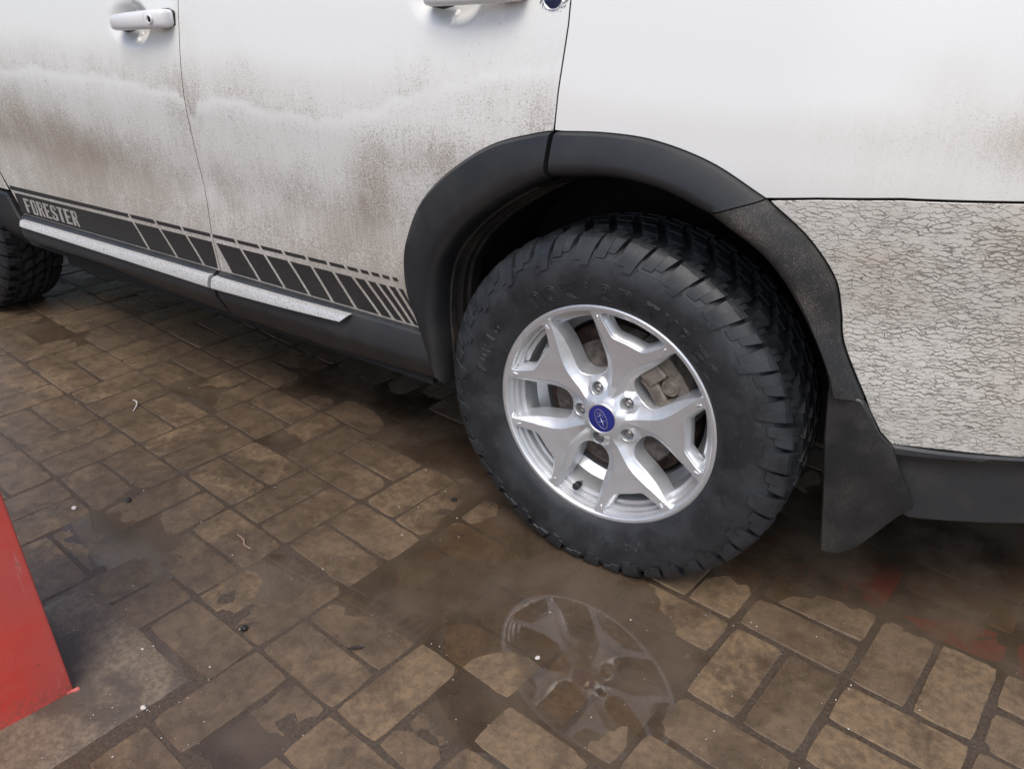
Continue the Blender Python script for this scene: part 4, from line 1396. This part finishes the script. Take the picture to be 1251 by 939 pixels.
for i in range(-20, 9):
    for j in range(-9, 10):
        for h in (0, 1):
            if (i + j) % 2 == 0: ci, cj, rot = i + .5, j + .25 + .5 * h, 0.0        # long along the rows
            else: ci, cj, rot = i + .25 + .5 * h, j + .5, pi / 2
            if FOOT_I[0] - .1 < ci < FOOT_I[1] and FOOT_J[0] < cj < FOOT_J[1]: continue
            p = gp(ci, cj)
            red = (j == -3 and i >= -3 and not ((i + j) % 2 == 0 and h == 0))
            v = Vector((p.x, p.y, 0)) - CAM
            zc = v.dot(FWD)
            vis = 0
            if zc > .1:
                u = 625.5 + FPX * v.dot(RIGHT) / zc; w = 469.5 + FPX * v.dot(DOWN) / zc
                if -60 < u < 1311 and 280 < w < 1010 and p.y < 1.0:
                    vis = 1 / zc ** 3
            bricks.append([vis, p, rot, red])
bricks.sort(key=lambda b: -b[0])
def brick_tf(p, rot):
    e = .05
    x, y = p.x, p.y
    d0 = dep(x, y); gxx = (dep(x + e, y) - dep(x - e, y)) / (2 * e); gyy = (dep(x, y + e) - dep(x, y - e)) / (2 * e)
    z = TOP0 - d0 + random.gauss(0, .0006)
    tx, ty = gxx + random.gauss(0, .006), gyy + random.gauss(0, .006)
    rz = -GA + rot + random.gauss(0, .009)
    n = Vector((tx, ty, 1)).normalized()
    q = Vector((0, 0, 1)).rotation_difference(n).to_matrix().to_4x4()
    # dep grows downwards: surface z = -dep, so the normal leans along +grad
    return Matrix.Translation((x + random.gauss(0, .0014), y + random.gauss(0, .0014), z)) @ q @ Matrix.Rotation(rz + random.choice((0, pi)), 4, 'Z') @ Matrix.Diagonal((1 - .020 * sstep(-.1, .3, x), 1 - .045 * sstep(-.1, .3, x), 1, 1))
sv, sf = [], []
for k, (vis, p, rot, red) in enumerate(bricks):
    T = brick_tf(p, rot)
    if red: T = Matrix.Translation((0, 0, -.0012)) @ T
    if k < 296 and vis > 0:
        me = random.choice(me_red if red else me_tan)
        o = bpy.data.objects.new('brick', me); COL.objects.link(o)
        o.parent = pavement; o.matrix_world = T
        if red: o['label'] = 'red brick'
    else:
        v, f = random.choice(brick_var); b = len(sv)
        sv += [T @ q for q in v]; sf += [tuple(i + b for i in t) for t in f]
rest = mesh_obj('brick_field', sv, sf, M['brick'], pavement, True, 60)
rest['kind'] = 'stuff'

# puddles: level water where the pavers dip
V = []; F = []; idx = {}
st = .02
for a in range(int(4.6 / st)):
    for b in range(int(2.6 / st)):
        x = -3.2 + a * st; y = -1.1 + b * st
        if max(dep(x + st / 2 + ox * st, y + st / 2 + oy * st) for ox in (-1, 0, 1) for oy in (-1, 0, 1)) < .0019: continue
        q = []
        for dx, dy in ((0, 0), (1, 0), (1, 1), (0, 1)):
            key = (a + dx, b + dy)
            if key not in idx:
                idx[key] = len(V); V.append(Vector((x + dx * st, y + dy * st, WATER_Z)))
            q.append(idx[key])
        F.append(tuple(q))
puddle = mesh_obj('puddle_water', V, F, M['water'], None, True)
thing(puddle, None, None, kind='structure')

# ------------------------------------------------------------------ red post on its concrete footing
foot = []
cA, cB, cC, cD = gp(-5, 2.5), gp(-3, 2.5), gp(-3, 6.2), gp(-5, 6.2)
def foot_mesh():
    n = 26; m = 44; V = []; F = []
    for b in range(m + 1):
        for a in range(n + 1):
            u, w = a / n, b / m
            p = cA.lerp(cB, u).lerp(cD.lerp(cC, u), w)
            e = min(u, 1 - u) * n; ee = min(w, 1 - w) * m
            wob = Vector((noise.noise(Vector((p.x * 30, p.y * 30, 1))), noise.noise(Vector((p.x * 30, p.y * 30, 5))))) * .007 if min(e, ee) < 1 else Vector((0, 0))
            z = .0045 + .0035 * noise.noise(Vector((p.x * 7, p.y * 7, 2))) + .0014 * noise.noise(Vector((p.x * 40, p.y * 40, 7)))
            if min(e, ee) < 1: z = -.006
            elif min(e, ee) < 2: z -= .0025
            V.append(Vector((p.x + wob.x, p.y + wob.y, z)))
    for b in range(m):
        for a in range(n):
            q = b * (n + 1) + a; F.append((q, q + 1, q + n + 2, q + n + 1))
    return V, F
V, F = foot_mesh()
footing = mesh_obj('concrete_footing', V, F, M['concrete'], None, True)
thing(footing, 'rough stained concrete patch let into the pavers under the red post', 'footing')

cor = Vector((-.587, -.824)); dirn = Vector((-.022, -.118)).normalized(); nrm_ = Vector((dirn.y, -dirn.x))
if nrm_.x > 0: nrm_ = -nrm_
def post():
    H = 1.05; W = .42; Dp = .26; bv = .006
    V = []; F = []
    def ring(z, lean, gro):
        # outline with bevelled corners; faces lean in slightly with height
        a, b = cor + dirn * (lean - gro) + nrm_ * (lean - gro), cor + dirn * (W - lean + gro) + nrm_ * (lean - gro)
        c, d = cor + dirn * (W - lean + gro) + nrm_ * (Dp - lean + gro), cor + dirn * (lean - gro) + nrm_ * (Dp - lean + gro)
        out = []
        for p, q, r in ((d, a, b), (a, b, c), (b, c, d), (c, d, a)):
            e1 = (p - q).normalized(); e2 = (r - q).normalized()
            out += [q + e1 * bv, q + (e1 + e2) * bv * .3, q + e2 * bv]
        return [Vector((s.x, s.y, z)) for s in out]
    lev = [(-.03, 0, 0)] + [(H * k / 12, .018 * k / 12, .0) for k in range(13)] + [(H + .008, .026, 0)]
    R_ = [ring(z, l, g) for z, l, g in lev]
    n = len(R_[0])
    for r in R_: V += r
    for k in range(len(R_) - 1):
        for q in range(n): F.append((k * n + q, k * n + (q + 1) % n, (k + 1) * n + (q + 1) % n, (k + 1) * n + q))
    F.append(tuple((len(R_) - 1) * n + q for q in range(n))); F.append(tuple(range(n)))
    return V, F
V, F = post()
postb = mesh_obj('post', V, F, M['red'], None, True, 30)
thing(postb, 'red painted post standing on the concrete patch at the picture edge', 'post')
# dried red paint run around its foot
V = []; F = []; pth = []
for k in range(4):
    t = -.007 + .02 * k / 3
    p = cor + dirn * t
    w = .0008 + .006 * abs(noise.noise(Vector((t * 43, 3, 0)))) ** 1.3 + (.005 if k < 2 else 0)
    V += [Vector((p.x, p.y, .0085)), Vector((p.x - nrm_.x * w * .6, p.y - nrm_.y * w * .6, .0075)), Vector((p.x - nrm_.x * w, p.y - nrm_.y * w, .003))]
for k in range(3):
    for q in range(2): F.append((3 * k + q, 3 * k + q + 1, 3 * k + q + 4, 3 * k + q + 3))
mesh_obj('paint_run', V, F, M['red'], postb, True)

# ------------------------------------------------------------------ small litter
def pebble(name, x, y, r, mat, label, cat, group=None, flat=.7, seed=0):
    r *= .75
    bm = bmesh.new(); bmesh.ops.create_icosphere(bm, subdivisions=2, radius=r)
    for v in bm.verts:
        f = 1 + .35 * noise.noise(v.co * (1.1 / r) + Vector((seed * 7.3, 0, 0)))
        v.co = Vector((v.co.x * f * 1.1, v.co.y * f, v.co.z * f * flat))
    o = add_bm_obj(name, bm, mat, None, True, 35)
    o.location = (x, y, TOP0 - max(0, dep(x, y)) + r * flat * .5)
    o.rotation_euler = (0, 0, seed * 1.7)
    return thing(o, label, cat, group)
pebble('pebble', .048, -.302, .0065, M['chip'], 'white pebble at the left of the wheel reflection in the puddle', 'pebble', seed=1)
pebble('stone', -1.024, -.43, .009, M['darkstone'], 'black wet stone on the pavers beyond the red post', 'stone', seed=2)
pebble('stone', -.459, -.558, .009, M['darkstone'], 'black stone in the joint right of the concrete patch', 'stone', seed=3)
pebble('stone', -.381, .01, .010, M['darkstone'], 'dark round stone on a pale paver left of the rear tyre', 'stone', seed=4, flat=.45)
pebble('pebble', -1.10, -.52, .008, M['chip'], 'pale chip on muddy pavers just above the red post', 'pebble', seed=5)
pebble('pebble', -.575, -.70, .006, M['chip'], 'small white chip on the upper part of the concrete patch', 'pebble', seed=6)
pebble('pebble', -.455, -.78, .006, M['chip'], 'small white chip on the right edge of the concrete patch', 'pebble', seed=8)
def wire(name, pts, r, mat, label, cat):
    z0 = TOP0 + .003
    P = catmull([(x, y, z) for x, y, z in pts], 18)
    V, F = tubevf([(p.x, p.y, p.z + z0) for p in P], [r * (.5 + .5 * sin(pi * (k + 1) / 19)) for k in range(18)], 7)
    return thing(mesh_obj(name, V, F, mat, None, True, 50), label, cat)
wire('string', [(-1.46, -.125, .001), (-1.437, -.128, .004), (-1.415, -.142, .005), (-1.398, -.165, .001)], .0022, M['chip'], 'pale curved scrap of string lying on the pavers left of the sill', 'string')
wire('twig', [(-.70, -.375, .001), (-.672, -.381, .003), (-.655, -.392, .002), (-.635, -.392, .001)], .0024, M['twig'], 'thin broken brown twig lying on a muddy paver', 'twig')
def leaf():
    V = []; F = []
    for k in range(9):
        t = k / 8; w = .0052 * sin(pi * (t * .94 + .03)) ** .8; x = -.016 + .032 * t
        V += [Vector((x, -w, .0014)), Vector((x, 0, .0004)), Vector((x, w, .0016)), ]
    for k in range(8):
        for q in range(2): F.append((3 * k + q, 3 * k + q + 1, 3 * k + q + 4, 3 * k + q + 3))
    o = mesh_obj('leaf', V, F, M['leaf'], None, True)
    o.location = (-.246, -.476, TOP0 + .002); o.rotation_euler = (.1, 0, .75)
    return thing(o, 'small dark dead leaf stuck in a paver joint', 'leaf')
leaf()
# loose grit: one scattered mass
V = []; F = []
rg = random.Random(11)
for k in range(620):
    if k < 320:
        u, w = rg.uniform(-1.9, 1.1), rg.uniform(-.95, .55)
    elif k < 450:
        u, w = rg.gauss(-.57, .12), rg.gauss(-.82, .10)
    else:
        u, w = rg.gauss(.1, .35), rg.gauss(-.2, .22)
    r = rg.choice((.0006, .0007, .0009, .0012, .0018))
    z = TOP0 - max(0, dep(u, w)) + .001
    if WATER_Z > z and rg.random() < .5: continue
    b = len(V)
    for q in range(6):
        d = [(1, 0, 0), (-1, 0, 0), (0, 1, 0), (0, -1, 0), (0, 0, 1), (0, 0, -1)][q]
        s = r * rg.uniform(.6, 1.4)
        V.append(Vector((u + d[0] * s, w + d[1] * s, z + d[2] * s * .7)))
    F += [tuple(i + b for i in t) for t in ((0, 2, 4), (2, 1, 4), (1, 3, 4), (3, 0, 4), (2, 0, 5), (1, 2, 5), (3, 1, 5), (0, 3, 5))]
grit = mesh_obj('grit', V, F, M['chip'], None, False)
thing(grit, 'loose pale grit scattered over the wet pavers', 'grit', kind='stuff')
